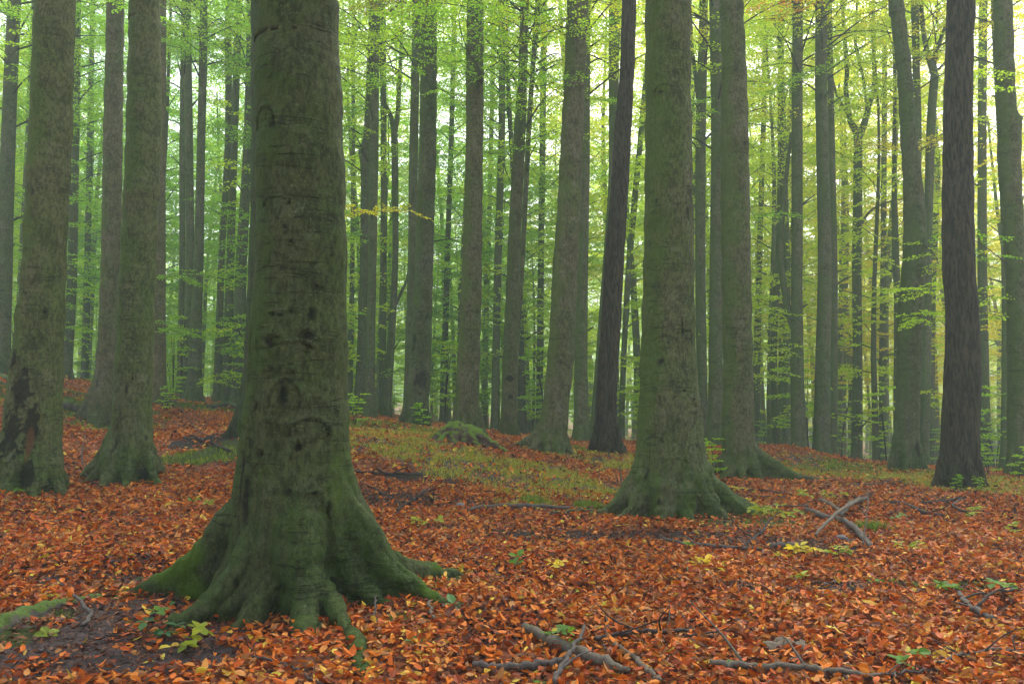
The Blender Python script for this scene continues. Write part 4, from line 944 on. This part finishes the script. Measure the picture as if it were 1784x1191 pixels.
for px, py, D, k, s, lab in NEAR_SAP:
    x = (px - CX) / F * D; place_sap(x, D, k, s, mixc(GREEN, LIME, rr.random()), lab, 'saplings on the slope')

# ------------------------------------------------------------------ leaf litter, grass
def trunk_mask(x, y):
    m = np.zeros(len(x), bool)
    for key, t in TREES.items():
        if t['D'] > 25: continue
        q = HER[key][1]; r = (t['rows'][-2][2] - t['rows'][-2][1]) / 2 * px2m(t['D'])
        m |= (x - q[0]) ** 2 + (y - q[1]) ** 2 < (r * .95) ** 2
    return m
lit = MB()
def scatter(y0, y1, dens, kind, size, tilt):
    A = .72 * (y1 ** 2 - y0 ** 2) + 3.0 * (y1 - y0); n = int(A * dens)
    y = np.sqrt(y0 ** 2 + rng.random(n) * (y1 ** 2 - y0 ** 2)); x = (rng.random(n) * 2 - 1) * (.72 * y + 1.5)
    keep = np.ones(n)
    so = zones(SOIL_Z, x, y); gr = zones(GRASS_Z, x, y); mo = zones(MOSS_Z, x, y); dk = zones(DARK_Z, x, y)
    cl = vnoise2(x * 2.2, y * 2.2, 21); cl2 = vnoise2(x * .7, y * .7, 22)
    keep -= .84 * np.clip(so * 1.2 - .7 * (vnoise2(x * 3.5, y * 3.5, 31) > .62), 0, 1) + .42 * gr + .75 * mo + .9 * dk * np.clip((cl - .3) * 4, 0, 1)
    keep *= .60 + .65 * cl; keep -= .35 * (vnoise2(x * 3.1, y * 3.1, 77) > .72)
    k = (rng.random(n) < keep) & ~trunk_mask(x, y); x, y = x[k], y[k]; n = len(x); gr = gr[k]
    lift = rng.random(n) ** 1.6 * .045 + .004
    p = np.stack([x, y, H(x, y) + lift], -1)
    a = rng.random(n) * 6.28; ax = np.stack([np.cos(a), np.sin(a), rng.normal(size=n) * tilt * .6], -1)
    nm = np.array([0, 0, 1.]) + rng.normal(size=(n, 3)) * tilt
    cl3 = vnoise2(x * 1.5, y * 1.5, 41); r_ = np.clip(rng.random(n) * .86 + .34 * (cl3 - .5) + .05, 0, .97)
    yl = rng.random(n) < .028 + .10 * gr; r_[yl] = .97 + .03 * rng.random(yl.sum())
    leaves(lit, p, ax, nm, size * (.5 + .95 * rng.random(n)), r_, kind, width=.42 + .28 * rng.random(n), fold=rng.normal(size=n) * .22, curl=rng.normal(size=n) * .25)
scatter(3.0, 8, 1900, 'B', .056, .55)
scatter(8, 13, 1050, 'B', .061, .55)
scatter(13, 24, 380, 'A', .085, .4)
scatter(24, 42, 60, 'A', .12, .35)
o = lit.build('leaf_litter', M_LIT, smooth=False); tag(o, 'orange and brown fallen beech leaves carpeting the forest floor', 'fallen leaves', kind='stuff')

def blades(mb, x, y, h, rn, wd=.004):
    n = len(x); z = H(x, y); a = rng.random(n) * 6.28; ln = rng.normal(size=(n, 2)) * .4
    b = np.stack([x, y, z], -1); s = np.stack([np.cos(a), np.sin(a), 0 * a], -1) * (np.ones(n) * wd)[:, None]
    tip = b + np.stack([ln[:, 0] * h, ln[:, 1] * h, h * .9], -1); mid = b + np.stack([ln[:, 0] * h * .3, ln[:, 1] * h * .3, h * .55], -1)
    V = np.stack([b - s, b + s, mid + s * .8, mid - s * .8, tip], 1).reshape(-1, 3); off = (np.arange(n) * 5)[:, None]
    mb.add(V, [np.array([[0, 1, 2, 3]]) + off, np.array([[3, 2, 4]]) + off], [rn, rn])
gb = MB()
N_ = 1300000; y = np.sqrt(7 ** 2 + rng.random(N_) * (34 ** 2 - 49)); x = (rng.random(N_) * 2 - 1) * (.68 * y)
z_ = zones(GRASS_Z, x, y); cl = vnoise2(x * 2.5, y * 2.5, 51) * .5 + .5 * vnoise2(x * 8, y * 8, 52); k = rng.random(N_) < z_ * np.clip(cl * 4.2 - 1.65, 0, 1)
x, y = x[k], y[k]; d = y
blades(gb, x, y, (.03 + .07 * rng.random(len(x))), np.clip(.25 + .75 * rng.random(len(x)) ** .8 - .3 * (x < -4) - .3 * (y > 19), 0, 1), .0022 + .00022 * d)
for px, py, rad, cnt in [(1025, 885, .22, 900), (930, 878, .2, 400), (1520, 928, .16, 500), (1325, 900, .3, 500)]:
    c = G(px, py); r_ = rad * np.sqrt(rng.random(cnt)); a = rng.random(cnt) * 6.28
    blades(gb, c[0] + r_ * np.cos(a), c[1] + r_ * np.sin(a), .05 + .1 * rng.random(cnt), rng.random(cnt) * .45, .004)
o = gb.build('grass', M_GRASS, smooth=False); tag(o, 'thin yellow-green grass growing through the leaves on the bank', 'grass', kind='stuff')
# moss cushions: short dense tufts in the moss places
mg = MB(); N_ = 240000; y = np.sqrt(4.2 ** 2 + rng.random(N_) * (16 ** 2 - 17.6)); x = (rng.random(N_) * 2 - 1) * (.68 * y)
z_ = zones(MOSS_Z, x, y); k = (rng.random(N_) < z_ * (vnoise2(x * 4, y * 4, 61) > .35)) & (y < 14); x, y = x[k], y[k]
blades(mg, x, y, .012 + .02 * rng.random(len(x)), rng.random(len(x)) * .5, .004)
o = mg.build('moss', M_GRASS, smooth=False); tag(o, 'low bright green moss around the roots', 'moss', kind='stuff')
# crumbs of bark and twig on bare soil
cr = MB(); N_ = 110000; y = np.sqrt(4 ** 2 + rng.random(N_) * (13 ** 2 - 16)); x = (rng.random(N_) * 2 - 1) * (.68 * y)
z_ = np.maximum(zones(SOIL_Z, x, y), zones(DARK_Z, x, y)); k = rng.random(N_) < z_ + .10; x, y = x[k], y[k]; n = len(x)
a = rng.random(n) * 6.28; leaves(cr, np.stack([x, y, H(x, y) + .008 + .02 * rng.random(n)], -1), np.stack([np.cos(a), np.sin(a), rng.normal(size=n) * .2], -1), np.array([0, 0, 1.]) + rng.normal(size=(n, 3)) * .5, .02 + .07 * rng.random(n) ** 2, np.where(rng.random(n) < .25, .85 + .03 * rng.random(n), rng.random(n) ** 2 * .16), 'A', width=.12 + .3 * rng.random(n), fold=.2)
o = cr.build('bark_crumbs', M_LIT, smooth=False); tag(o, 'dark crumbs of bark and twig on the bare soil', 'debris', kind='stuff')

# ------------------------------------------------------------------ surface roots of the massive beech, stump
rootM, qM, _ = HER['M']
def gpath(pxs, r, lift=.0, n=30, jit=.006):
    pts = []
    for k, pt in enumerate(pxs):
        g_ = G(pt[0], pt[1]); rad = pt[2] if len(pt) > 2 else r; ex = pt[3] if len(pt) > 3 else 0
        pts.append([g_[0], g_[1], g_[2] + lift + ex + rad * .45, rad])
    p = smooth_path(np.array(pts), n); p[:, :3] += rng.normal(size=(n, 3)) * jit; p[:, 3] *= 1 + .12 * rng.normal(size=n).clip(-1.5, 1.5) * .6
    return p
for pxs in ([(-60, 1125, .09), (20, 1090, .085), (90, 1060, .075), (160, 1042, .06), (230, 1036, .045), (300, 1030, .03)], [(120, 1012, .015), (190, 1008, .03), (250, 1004, .04), (300, 1000, .05)]):
    mb = MB(); V_, f_ = tube(smooth_path(gpath(pxs, .05, -.05, 36), 130), 20); V_ += rng.normal(size=V_.shape) * .003; V_[:, 2] += .05 * (vnoise3(V_[:, 0] * 9, V_[:, 1] * 9, V_[:, 2] * 9, 5) - .5) + .02 * (vnoise3(V_[:, 0] * 30, V_[:, 1] * 30, V_[:, 2] * 30, 6) - .5); mb.add(V_, f_); ro = mb.build('root', M_MOSSY, rootM, origin=qM)
st = G(800, 790); st = np.array([(800 - CX) / F * 17.2, 17.2, 0.]); st[2] = float(Hs(st[0], st[1]))
def stump():
    mb = MB(); c = st
    arms = [(-100, .50, .40, .13), (-68, .42, .36, .10), (-38, .55, .30, .10), (-14, .95, .30, .10), (8, .8, .34, .11), (60, .5, .3, .1), (110, .5, .3, .1), (160, .55, .34, .11), (192, .62, .30, .10), (214, .55, .20, .08)]
    for az, L, h, r in arms:
        a = R(az); pts = []
        for k, (u, zz) in enumerate([(.10, .9), (.28, 1.0), (.5, .82), (.72, .42), (.9, .12), (1.1, -.25)]):
            x = c[0] + math.cos(a) * L * u * 1.05; y = c[1] + math.sin(a) * L * u * .8
            pts.append([x, y, float(Hs(x, y)) + h * zz, r * (1.05 - .5 * u)])
        p = smooth_path(np.array(pts), 20); mb.add(*tube(p, 10))
        for f in (.6, .25):
            p2 = p[6:].copy(); g_ = Hs(p2[:, 0], p2[:, 1]); p2[:, 2] = g_ + (p2[:, 2] - g_) * f; p2[:, 3] *= .8; mb.add(*tube(p2, 8))
    for k in range(9):                                   # broken inner wood
        a = rng.random() * 6.28; x = c[0] - .22 + .2 * math.cos(a); y = c[1] - .12 + .12 * math.sin(a); z = float(Hs(x, y))
        mb.add(*tube(np.array([[x, y, z - .05, .05], [x + .02, y, z + .12 + .2 * rng.random(), .02]]), 6))
    tmp = mb.build('tmp', M_STUMP); md = tmp.modifiers.new('r', 'REMESH'); md.mode = 'VOXEL'; md.voxel_size = .022
    sm = tmp.modifiers.new('s', 'SMOOTH'); sm.factor = .5; sm.iterations = 2
    me = bpy.data.meshes.new_from_object(tmp.evaluated_get(bpy.context.evaluated_depsgraph_get())); bpy.data.objects.remove(tmp, do_unlink=True)
    n = len(me.vertices); co = np.empty(n * 3, np.float32); me.vertices.foreach_get('co', co); co = co.reshape(-1, 3).astype(float)
    nr = np.empty(n * 3, np.float32); me.vertex_normals.foreach_get('vector', nr); nr = nr.reshape(-1, 3); x, y, z = co.T
    d = .05 * (vnoise3(x * 8, y * 8, z * 8, 1) - .5) + .035 * (vnoise3(x * 24, y * 24, z * 20, 2) - .5)
    co += nr * d[:, None]; me.vertices.foreach_set('co', (co - st).astype(np.float32).ravel())
    me.materials.clear(); me.materials.append(M_STUMP); me.polygons.foreach_set('use_smooth', np.ones(len(me.polygons), bool)); me.update()
    o = bpy.data.objects.new('tree_stump', me); col.objects.link(o); o.location = st
    tag(o, 'low hollow tree stump covered in bright green moss', 'tree stump')
stump()
def log(pxs, r, mat, name, label, cat='branch', group='dead branches lying on the leaves', lift=.040, twigs=0, n=24, jit=.006, seg=9):
    if np.mean([q[1] for q in pxs]) > 1080: pxs = [(q[0], q[1], q[2] * .72 if len(q) > 2 else r * .72, *q[3:]) for q in pxs]; lift *= .9
    pxs = [(q[0], q[1], (q[2] if len(q) > 2 else r) * .85, *q[3:]) for q in pxs]
    p = gpath(pxs, r, lift, n, jit); o0 = p[0, :3].copy(); mb = MB(); mb.add(*tube(p, seg))
    for k in range(twigs):
        i = rng.integers(3, n - 3); a = rng.random() * 6.28; L = .1 + .35 * rng.random()
        d = np.array([math.cos(a), math.sin(a), .25 + .4 * rng.random()])
        q = np.array([[*p[i, :3], p[i, 3] * .55], [*(p[i, :3] + d * L * .5 + rng.normal(size=3) * .02), p[i, 3] * .4], [*(p[i, :3] + d * L + rng.normal(size=3) * .03), p[i, 3] * .15]])
        mb.add(*tube(smooth_path(q, 6), 5))
    o = mb.build(name, mat, origin=o0); return tag(o, label, cat, group)
L_ = log
L_([(815, 894, .022), (850, 890, .035), (925, 892, .036), (1000, 890, .022), (1075, 886, .02)], .03, M_WOOD, 'fallen_branch', 'long grey pole lying level left of the knotted beech')
L_([(955, 903), (1000, 897), (1050, 893)], .02, M_MOSSY, 'fallen_branch', 'short mossy stick in front of the long grey pole')
L_([(612, 826), (660, 829), (735, 830)], .03, M_DARKWOOD, 'fallen_branch', 'thin dark branch on the grass touching the massive trunk', twigs=3)
L_([(625, 845), (700, 880), (735, 868), (760, 850)], .012, M_DARKWOOD, 'fallen_twig', 'dark crooked twig over blackened leaves near the massive trunk', twigs=5)
L_([(690, 893), (715, 880), (738, 862)], .02, M_DARKWOOD, 'fallen_branch', 'stubby dark stick among black humus right of the massive trunk', twigs=3)
L_([(825, 826), (850, 818), (866, 806, .01, .12)], .012, M_DARKWOOD, 'fallen_twig', 'small dark twig standing up from the grassy leaves', twigs=1)
L_([(1405, 897, .05), (1440, 912, .05), (1480, 925, .048), (1505, 945, .045), (1518, 963, .04)], .045, M_WOOD, 'fallen_branch', 'thickest curved grey branch, lying under a paler crossing one', n=26)
L_([(1420, 943, .02, .02), (1455, 925, .025, .12), (1485, 905, .03, .14), (1500, 882, .03, .05)], .028, M_PALEWOOD, 'fallen_branch', 'pale branch crossing over the thick curved grey one')
L_([(1465, 908, .035), (1483, 890, .04, .03), (1510, 876, .035)], .035, M_WOOD, 'fallen_branch', 'short knobbly branch at the upper end of the crossing pair', twigs=1)
L_([(1430, 880, .04), (1448, 888, .03), (1465, 900, .03)], .03, M_PALEWOOD, 'fallen_branch', 'pale broken piece just behind the crossing branches')
L_([(1535, 883, .02), (1575, 886, .03), (1610, 897, .033), (1643, 904, .03)], .028, M_DARKWOOD, 'fallen_branch', 'dark wavy branch below the furrowed trunk', twigs=1)
L_([(1605, 882), (1650, 880), (1678, 872), (1660, 886), (1690, 900)], .022, M_DARKWOOD, 'fallen_branch', 'forked dark branch on the leaves right of the wavy one', twigs=3)
L_([(1155, 947, .02), (1200, 955, .024), (1265, 960, .024), (1330, 964, .02)], .022, M_WOOD, 'fallen_branch', 'long grey branch on black soil below the knotted beech', twigs=3)
L_([(1345, 960, .035), (1370, 960, .04), (1402, 962, .035)], .035, M_WOOD, 'fallen_branch', 'short stout grey log beside a yellow seedling')
L_([(1300, 955), (1325, 945, .02, .06), (1345, 930, .01, .15)], .02, M_DARKWOOD, 'fallen_twig', 'black tangled twigs heaped beside the short stout log', twigs=9)
L_([(1400, 962), (1440, 968), (1480, 972)], .012, M_DARKWOOD, 'fallen_twig', 'thin dark twig running right from the short stout log', twigs=3)
L_([(1255, 852), (1330, 858), (1400, 866), (1455, 868)], .012, M_DARKWOOD, 'fallen_twig', 'long thin dark twig behind the knotted beech root', twigs=4)
L_([(1280, 866), (1320, 868), (1370, 870)], .01, M_DARKWOOD, 'fallen_twig', 'shorter thin twig lying just before the long one', twigs=2)
L_([(1310, 890), (1360, 886), (1410, 890)], .02, M_WOOD, 'fallen_branch', 'grey stick behind the green-yellow plants right of the knotted beech', twigs=1)
L_([(1470, 850), (1530, 846), (1560, 842), (1582, 850)], .018, M_DARKWOOD, 'fallen_branch', 'thin dark branch at the far edge of the leaves', twigs=3)
L_([(822, 1166, .035), (870, 1168, .034), (930, 1170, .038), (980, 1162, .036)], .035, M_WOOD, 'fallen_branch', 'smooth brown-grey branch along the bottom edge, left of the rotten log')
L_([(915, 1102, .045), (960, 1130, .06), (1010, 1150, .06), (1060, 1168, .05), (1095, 1180, .03)], .05, M_LICHEN, 'fallen_log', 'rotten lichened log half buried in leaves at the bottom', 'log', n=22)
L_([(1072, 1138, .02), (1105, 1160, .026), (1130, 1180, .026), (1150, 1196, .026)], .024, M_PALEWOOD, 'fallen_branch', 'pale stick pointing down to the bottom edge')
L_([(1018, 1118, .016, .06), (1005, 1145, .02, .05), (985, 1170, .024, .03), (965, 1198, .026)], .02, M_WOOD, 'fallen_branch', 'grey stick leaning over the rotten lichened log', twigs=1)
L_([(1058, 1100, .008, .03), (1056, 1125, .008), (1052, 1145, .008)], .008, M_WOOD, 'fallen_twig', 'small upright grey twig right of the rotten log')
L_([(1035, 1128), (1075, 1125), (1130, 1120), (1200, 1112)], .022, M_DARKWOOD, 'fallen_branch', 'dark rough branch among leaves above the pale stick', twigs=4)
L_([(1195, 1122), (1240, 1112), (1285, 1105)], .012, M_DARKWOOD, 'fallen_twig', 'thin brown twig right of the dark rough branch', twigs=2)
L_([(1235, 1170, .03), (1300, 1176, .032), (1370, 1180, .03), (1440, 1184, .03), (1530, 1192, .028)], .03, M_LICHEN, 'fallen_branch', 'long lichened branch along the bottom edge, right half', twigs=2, n=30)
L_([(1530, 1190), (1590, 1178), (1640, 1172)], .014, M_WOOD, 'fallen_twig', 'thin twig rising right from the long lichened branch', twigs=2)
L_([(1668, 1034, .022), (1680, 1055, .026), (1700, 1075, .026), (1733, 1092, .026)], .026, M_WOOD, 'fallen_branch', 'knotted grey branch lying under bright green leaves', twigs=3)
L_([(1635, 1165, .012), (1680, 1150, .016), (1730, 1145, .016), (1800, 1148, .014)], .015, M_WOOD, 'fallen_branch', 'slim arched branch in the bottom right corner', twigs=2)
L_([(1710, 1045), (1745, 1040), (1800, 1030)], .012, M_DARKWOOD, 'fallen_twig', 'brown twig reaching in from the right edge', twigs=2)
L_([(1585, 1100), (1640, 1135), (1700, 1160)], .007, M_DARKWOOD, 'fallen_twig', 'hair-thin twig left of the slim arched branch', twigs=3)
L_([(128, 1050, .012, .03), (145, 1072, .016, .03), (157, 1085, .018), (144, 1108, .016)], .015, M_WOOD, 'fallen_branch', 'small crooked grey stick beside the mossy surface root')
L_([(155, 1130), (200, 1120), (235, 1116)], .008, M_DARKWOOD, 'fallen_twig', 'thin twig on bare soil left of the massive trunk')
L_([(440, 1150), (500, 1168), (560, 1198)], .013, M_DARKWOOD, 'fallen_twig', 'dark twig on the leaves below the massive trunk', twigs=1)
L_([(655, 1065, .01, .05), (652, 1085, .011, .02), (655, 1102, .009)], .01, M_WOOD, 'fallen_twig', 'short grey stub in the moss by the right root')
L_([(745, 1072, .02, .02), (752, 1085, .022), (757, 1098, .018)], .02, M_PALEWOOD, 'fallen_branch', 'stubby pale stick at the tip of the right root')
L_([(820, 1105, .006, .03), (812, 1125, .007), (795, 1150, .008)], .007, M_DARKWOOD, 'fallen_twig', 'thin twig right of the massive trunk roots', twigs=1)
L_([(290, 692, .012, .25), (320, 735, .013, .2), (350, 765, .012, .1), (410, 782, .01, .1)], .012, M_DARKWOOD, 'fallen_twig', 'bare arching dark branch between splayed-foot and massive beech', twigs=7)
L_([(146, 788, .01, .28), (142, 815, .013, .15), (150, 838, .014, .03), (165, 850, .013)], .012, M_DARKWOOD, 'fallen_twig', 'dark bent twig sticking up beside the splayed-foot beech', twigs=2)
L_([(-40, 648, .2), (20, 664, .18), (90, 680, .14), (165, 692, .09)], .16, M_MOSSY, 'fallen_log', 'big dark mossy log lying behind the black-wounded beech', 'log', lift=-.05)
L_([(100, 712, .16), (125, 716, .18), (140, 722, .1)], .15, M_MOSSY, 'fallen_log', 'short mossy log end between the wounded and the slim grey beech', 'log')
L_([(365, 712, .1), (395, 708, .12), (415, 712, .1)], .1, M_MOSSY, 'fallen_log', 'mossy log end under the bluish trunks left of the massive trunk', 'log')
L_([(320, 765), (360, 772), (400, 790)], .03, M_DARKWOOD, 'fallen_branch', 'black branch in dark soil left of the massive trunk', twigs=5)
L_([(1505, 960, .008), (1512, 930, .009, .22), (1514, 912, .007, .40)], .008, M_DARKWOOD, 'dead_stem', 'thin upright stem at the end of the thick curved branch', 'stem')
L_([(918, 862, .006), (917, 845, .006, .12), (914, 835, .004, .25)], .006, M_DARKWOOD, 'dead_stem', 'thin upright stem in the grass left of the knotted beech', 'stem')
L_([(1085, 868, .016), (1082, 850, .014, .12), (1080, 838, .012, .22)], .014, M_DARKWOOD, 'dead_stem', 'dark stub standing beside the left root of the knotted beech', 'stem')

def stone(px, py, r, label):
    g_ = G(px, py); mb = MB(); n = 14; th = np.linspace(0, 2 * math.pi, n, endpoint=False)
    ph = np.linspace(-1.4, 1.4, 9); T_, P_ = np.meshgrid(th, ph)
    d = np.stack([np.cos(P_) * np.cos(T_), np.cos(P_) * np.sin(T_), np.sin(P_)], -1)
    s = r * (1 + .45 * (vnoise3(d[..., 0] * 1.7 + px, d[..., 1] * 1.7, d[..., 2] * 1.7 + 5, 3) - .5))
    V = (d * s[..., None] * np.array([1, .85, .62])).reshape(-1, 3); V[:, 2] += r * .35
    i = np.arange(8)[:, None] * n; j = np.arange(n)[None]; j2 = (j + 1) % n
    mb.add(V, [np.stack([i + j, i + j2, i + n + j2, i + n + j], -1).reshape(-1, 4), np.array([list(range(n))[::-1]]), np.array([[8 * n + q for q in range(n)]])])
    o = mb.build('stone', M_STONE); o.location = g_; return tag(o, label, 'stone', 'stones among the leaves')
stone(421, 1112, .038, 'round bluish stone at the tip of the front root')
stone(803, 882, .07, 'grey stone on dark leaves near the long grey pole')
stone(1466, 940, .075, 'grey stone under the crossing branches')
stone(192, 984, .03, 'small grey stone at the upper edge of the bare soil')
stone(100, 1088, .035, 'dull grey stone on bare soil by the mossy surface root')
stone(275, 1030, .025, 'tiny stone on soil left of the massive trunk')
stone(75, 1140, .022, 'pebble on the soil in the bottom left corner')

# ------------------------------------------------------------------ seedlings and bright fallen leaves
def seedling(px, py, r, nleaf, color, label, flat=False, leaf=.07, name='seedling', cat='seedling'):
    g_ = G(px, py); root = empty(name, g_); st_ = MB(); lf = MB(); k = max(1, nleaf // 5)
    for s in range(k):
        a = rng.random() * 6.28; rad = r * math.sqrt(rng.random()) if k > 1 else 0; hgt = (.02 if flat else .05 + .09 * rng.random())
        b = np.array([rad * math.cos(a), rad * math.sin(a), 0]); t = b + np.array([rng.normal() * .02, rng.normal() * .02, hgt])
        st_.add(*tube(np.array([[*b, .002], [*t, .0015]]), 4))
        m = 5; az = np.linspace(0, 6.28, m, endpoint=False) + rng.random()
        ax = np.stack([np.cos(az), np.sin(az), rng.normal(size=m) * .25 + .1], -1)
        leaves(lf, t + ax * .008, ax, np.array([0, 0, 1.]) + rng.normal(size=(m, 3)) * .3, leaf * (.7 + .6 * rng.random(m)), rng.random(m), 'B', width=.75, fold=.12, curl=-.15)
    st_.build('stem', M_TWIG, root); f = lf.build('leaves', M_PLANT, root, smooth=False); f.color = (*color, 1)
    return tag(root, label, cat, 'seedlings among the leaves')
BRG = (.10, .22, .03); YG = (.26, .32, .03); BY = (.55, .46, .04)
seedling(745, 917, .14, 20, YG, 'yellow-green seedling right of the massive trunk')
seedling(1400, 972, .14, 35, BY, 'upright yellow seedling beside the short stout log', leaf=.085)
seedling(1375, 972, .12, 15, BY, 'low yellow leaves left of the upright yellow seedling', True)
seedling(1465, 975, .13, 25, YG, 'lime seedling right of the upright yellow one')
seedling(1505, 984, .16, 20, YG, 'spread of pale lime leaves below the thick curved branch', True)
seedling(1245, 996, .26, 45, BY, 'wide patch of yellow maple leaves in the middle of the litter', True, .09)
seedling(1215, 985, .03, 5, (.6, .4, .04), 'single golden leaf at the left end of the yellow patch', True, .1)
seedling(1345, 905, .38, 90, YG, 'broad clump of lime plants right of the knotted beech', leaf=.075)
seedling(1300, 888, .2, 30, BY, 'yellow leaves beside the root of the knotted beech')
seedling(1420, 868, .45, 60, YG, 'yellow-green plants behind the thick curved branch')
seedling(1275, 862, .2, 20, BY, 'yellow plants near the long thin dark twig')
seedling(988, 1128, .09, 20, BRG, 'bright green seedling growing over the rotten lichened log', leaf=.06)
seedling(1008, 1036, .08, 10, YG, 'yellow-green pair of leaves above the rotten log', True)
seedling(970, 1004, .07, 15, BY, 'small yellow plant left of the yellow maple leaves')
seedling(925, 1015, .03, 5, BY, 'tiny yellow plant nearest to the back right root', True, .05)
seedling(895, 985, .04, 10, BRG, 'green seedling near the tip of the back right root')
seedling(803, 995, .05, 10, BY, 'yellow leaf resting at the tip of the back right root', True, .09)
seedling(790, 1062, .07, 10, (.12, .25, .09), 'pale green leaves at the tip of the right root', True, .08)
seedling(1200, 1005, .03, 5, (.12, .22, .08), 'dull green leaf below the yellow patch', True, .06)
seedling(1470, 998, .10, 15, DEEP, 'dark green low plant below the lime seedling', True, .06)
seedling(1525, 1020, .05, 5, BRG, 'single bright green leaf in open litter', True, .07)
seedling(1385, 1008, .06, 10, YG, 'small lime seedling left of the dark green plant')
seedling(1655, 1032, .10, 15, BRG, 'bright green leaves at the upper end of the knotted branch', leaf=.075)
seedling(1745, 1045, .08, 10, BRG, 'green seedling touching the twig from the right edge')
seedling(1770, 930, .14, 15, YG, 'yellow-green plant at the right edge')
seedling(1580, 975, .12, 15, YG, 'thin lime plant in litter right of centre')
seedling(1200, 965, .04, 5, BRG, 'green sprig under the knotted beech')
seedling(320, 1132, .12, 20, YG, 'lime seedling on soil below the massive trunk')
seedling(290, 1110, .1, 15, (.06, .15, .06), 'dark bluish green seedling on bare soil')
seedling(285, 1058, .05, 5, (.14, .28, .08), 'pale green sprout on bare soil', True, .06)
seedling(262, 1100, .03, 5, BRG, 'tiny green sprout in the middle of the bare soil')
seedling(75, 1120, .04, 5, YG, 'yellow-green leaf at the edge of the mossy root', True)
seedling(95, 1040, .07, 5, BY, 'yellow leaves lying behind the mossy surface root', True)
seedling(440, 1115, .03, 5, BY, 'yellow leaf beside the round bluish stone', True)
seedling(330, 885, .07, 10, BRG, 'green sprig behind the massive trunk, left')
seedling(365, 886, .07, 10, YG, 'lime sprig right of the green one behind the massive trunk')
seedling(30, 868, .06, 10, BRG, 'green sprig at the foot of the black-wounded beech')
seedling(715, 1130, .04, 5, (.14, .28, .1), 'pale green fallen leaf below the right root', True)
seedling(1350, 1132, .06, 5, YG, 'lime leaf beside the curled bark', True)
seedling(1585, 1175, .05, 10, BRG, 'green sprout at the bottom edge, right')
seedling(940, 1195, .08, 5, BRG, 'green leaf on the bottom edge by the smooth branch', True)
seedling(1280, 1178, .05, 5, (.12, .25, .09), 'dull green leaf on the long lichened branch', True)
seedling(1620, 1110, .08, 5, (.6, .25, .04), 'large orange maple leaf lying in the litter at right', True, .1)
seedling(1500, 1060, .12, 5, (.5, .33, .12), 'pale ochre maple leaf in the open litter', True, .12)
seedling(860, 828, .25, 15, YG, 'yellow-green plants in the grass before the stump')
seedling(1035, 825, .2, 15, YG, 'green plants in the grass left of the knotted beech')
seedling(1535, 845, .3, 20, YG, 'lime plants at the far edge of the litter')
seedling(1700, 900, .3, 25, YG, 'sparse green plants below the furrowed trunk')
seedling(1560, 912, .1, 10, BRG, 'small green plant right of the upright stem')
def bark_piece():
    g_ = G(1380, 1138); mb = MB()
    for k, (dx, dy, a, L) in enumerate([(-.09, 0, .4, .2), (.0, .03, -.5, .18), (.08, -.03, .1, .15)]):
        u = np.linspace(0, 1, 7); v = np.linspace(-1, 1, 7); U, W = np.meshgrid(u, v); X = (U - .5) * L; Y = .05 * W * (1 - .3 * U); Z = .035 * (1 - W ** 2) + .01 * np.sin(U * 9)
        X2 = X * math.cos(a) - Y * math.sin(a) + dx; Y2 = X * math.sin(a) + Y * math.cos(a) + dy
        Vt = np.stack([X2, Y2, Z + .02], -1).reshape(-1, 3); Vb = Vt - [0, 0, .008]
        i = np.arange(6)[:, None] * 7; j = np.arange(6)[None]; f = np.stack([i + j, i + j + 1, i + 7 + j + 1, i + 7 + j], -1).reshape(-1, 4)
        mb.add(Vt, [f]); mb.add(Vb, [f[:, ::-1]])
    o = mb.build('bark_piece', M_PALEWOOD); o.location = g_; tag(o, 'curled pale greenish bark flakes lying on the leaves', 'bark')
bark_piece()

# ------------------------------------------------------------------ mist
hb = MB(); a, zb, zt = 960, -12.0, 36.0
V = np.array([[x, y, z] for z in (zb, zt) for x, y in ((-a, -a), (a, -a), (a, a), (-a, a))], float)
hb.add(V, [np.array([[0, 3, 2, 1], [4, 5, 6, 7], [0, 1, 5, 4], [1, 2, 6, 5], [2, 3, 7, 6], [3, 0, 4, 7]])])
m, nt = new_mat("mist"); pv = nt.nodes.new("ShaderNodeVolumePrincipled"); pv.inputs['Color'].default_value = (.54, .67, .66, 1)
pv.inputs['Density'].default_value = .0035; pv.inputs['Anisotropy'].default_value = .2
oo = nt.nodes.new("ShaderNodeOutputMaterial"); nt.links.new(pv.outputs[0], oo.inputs['Volume'])
hz = hb.build('haze', m, smooth=False); tag(hz, 'pale mist between the far trees', 'mist', kind='stuff')
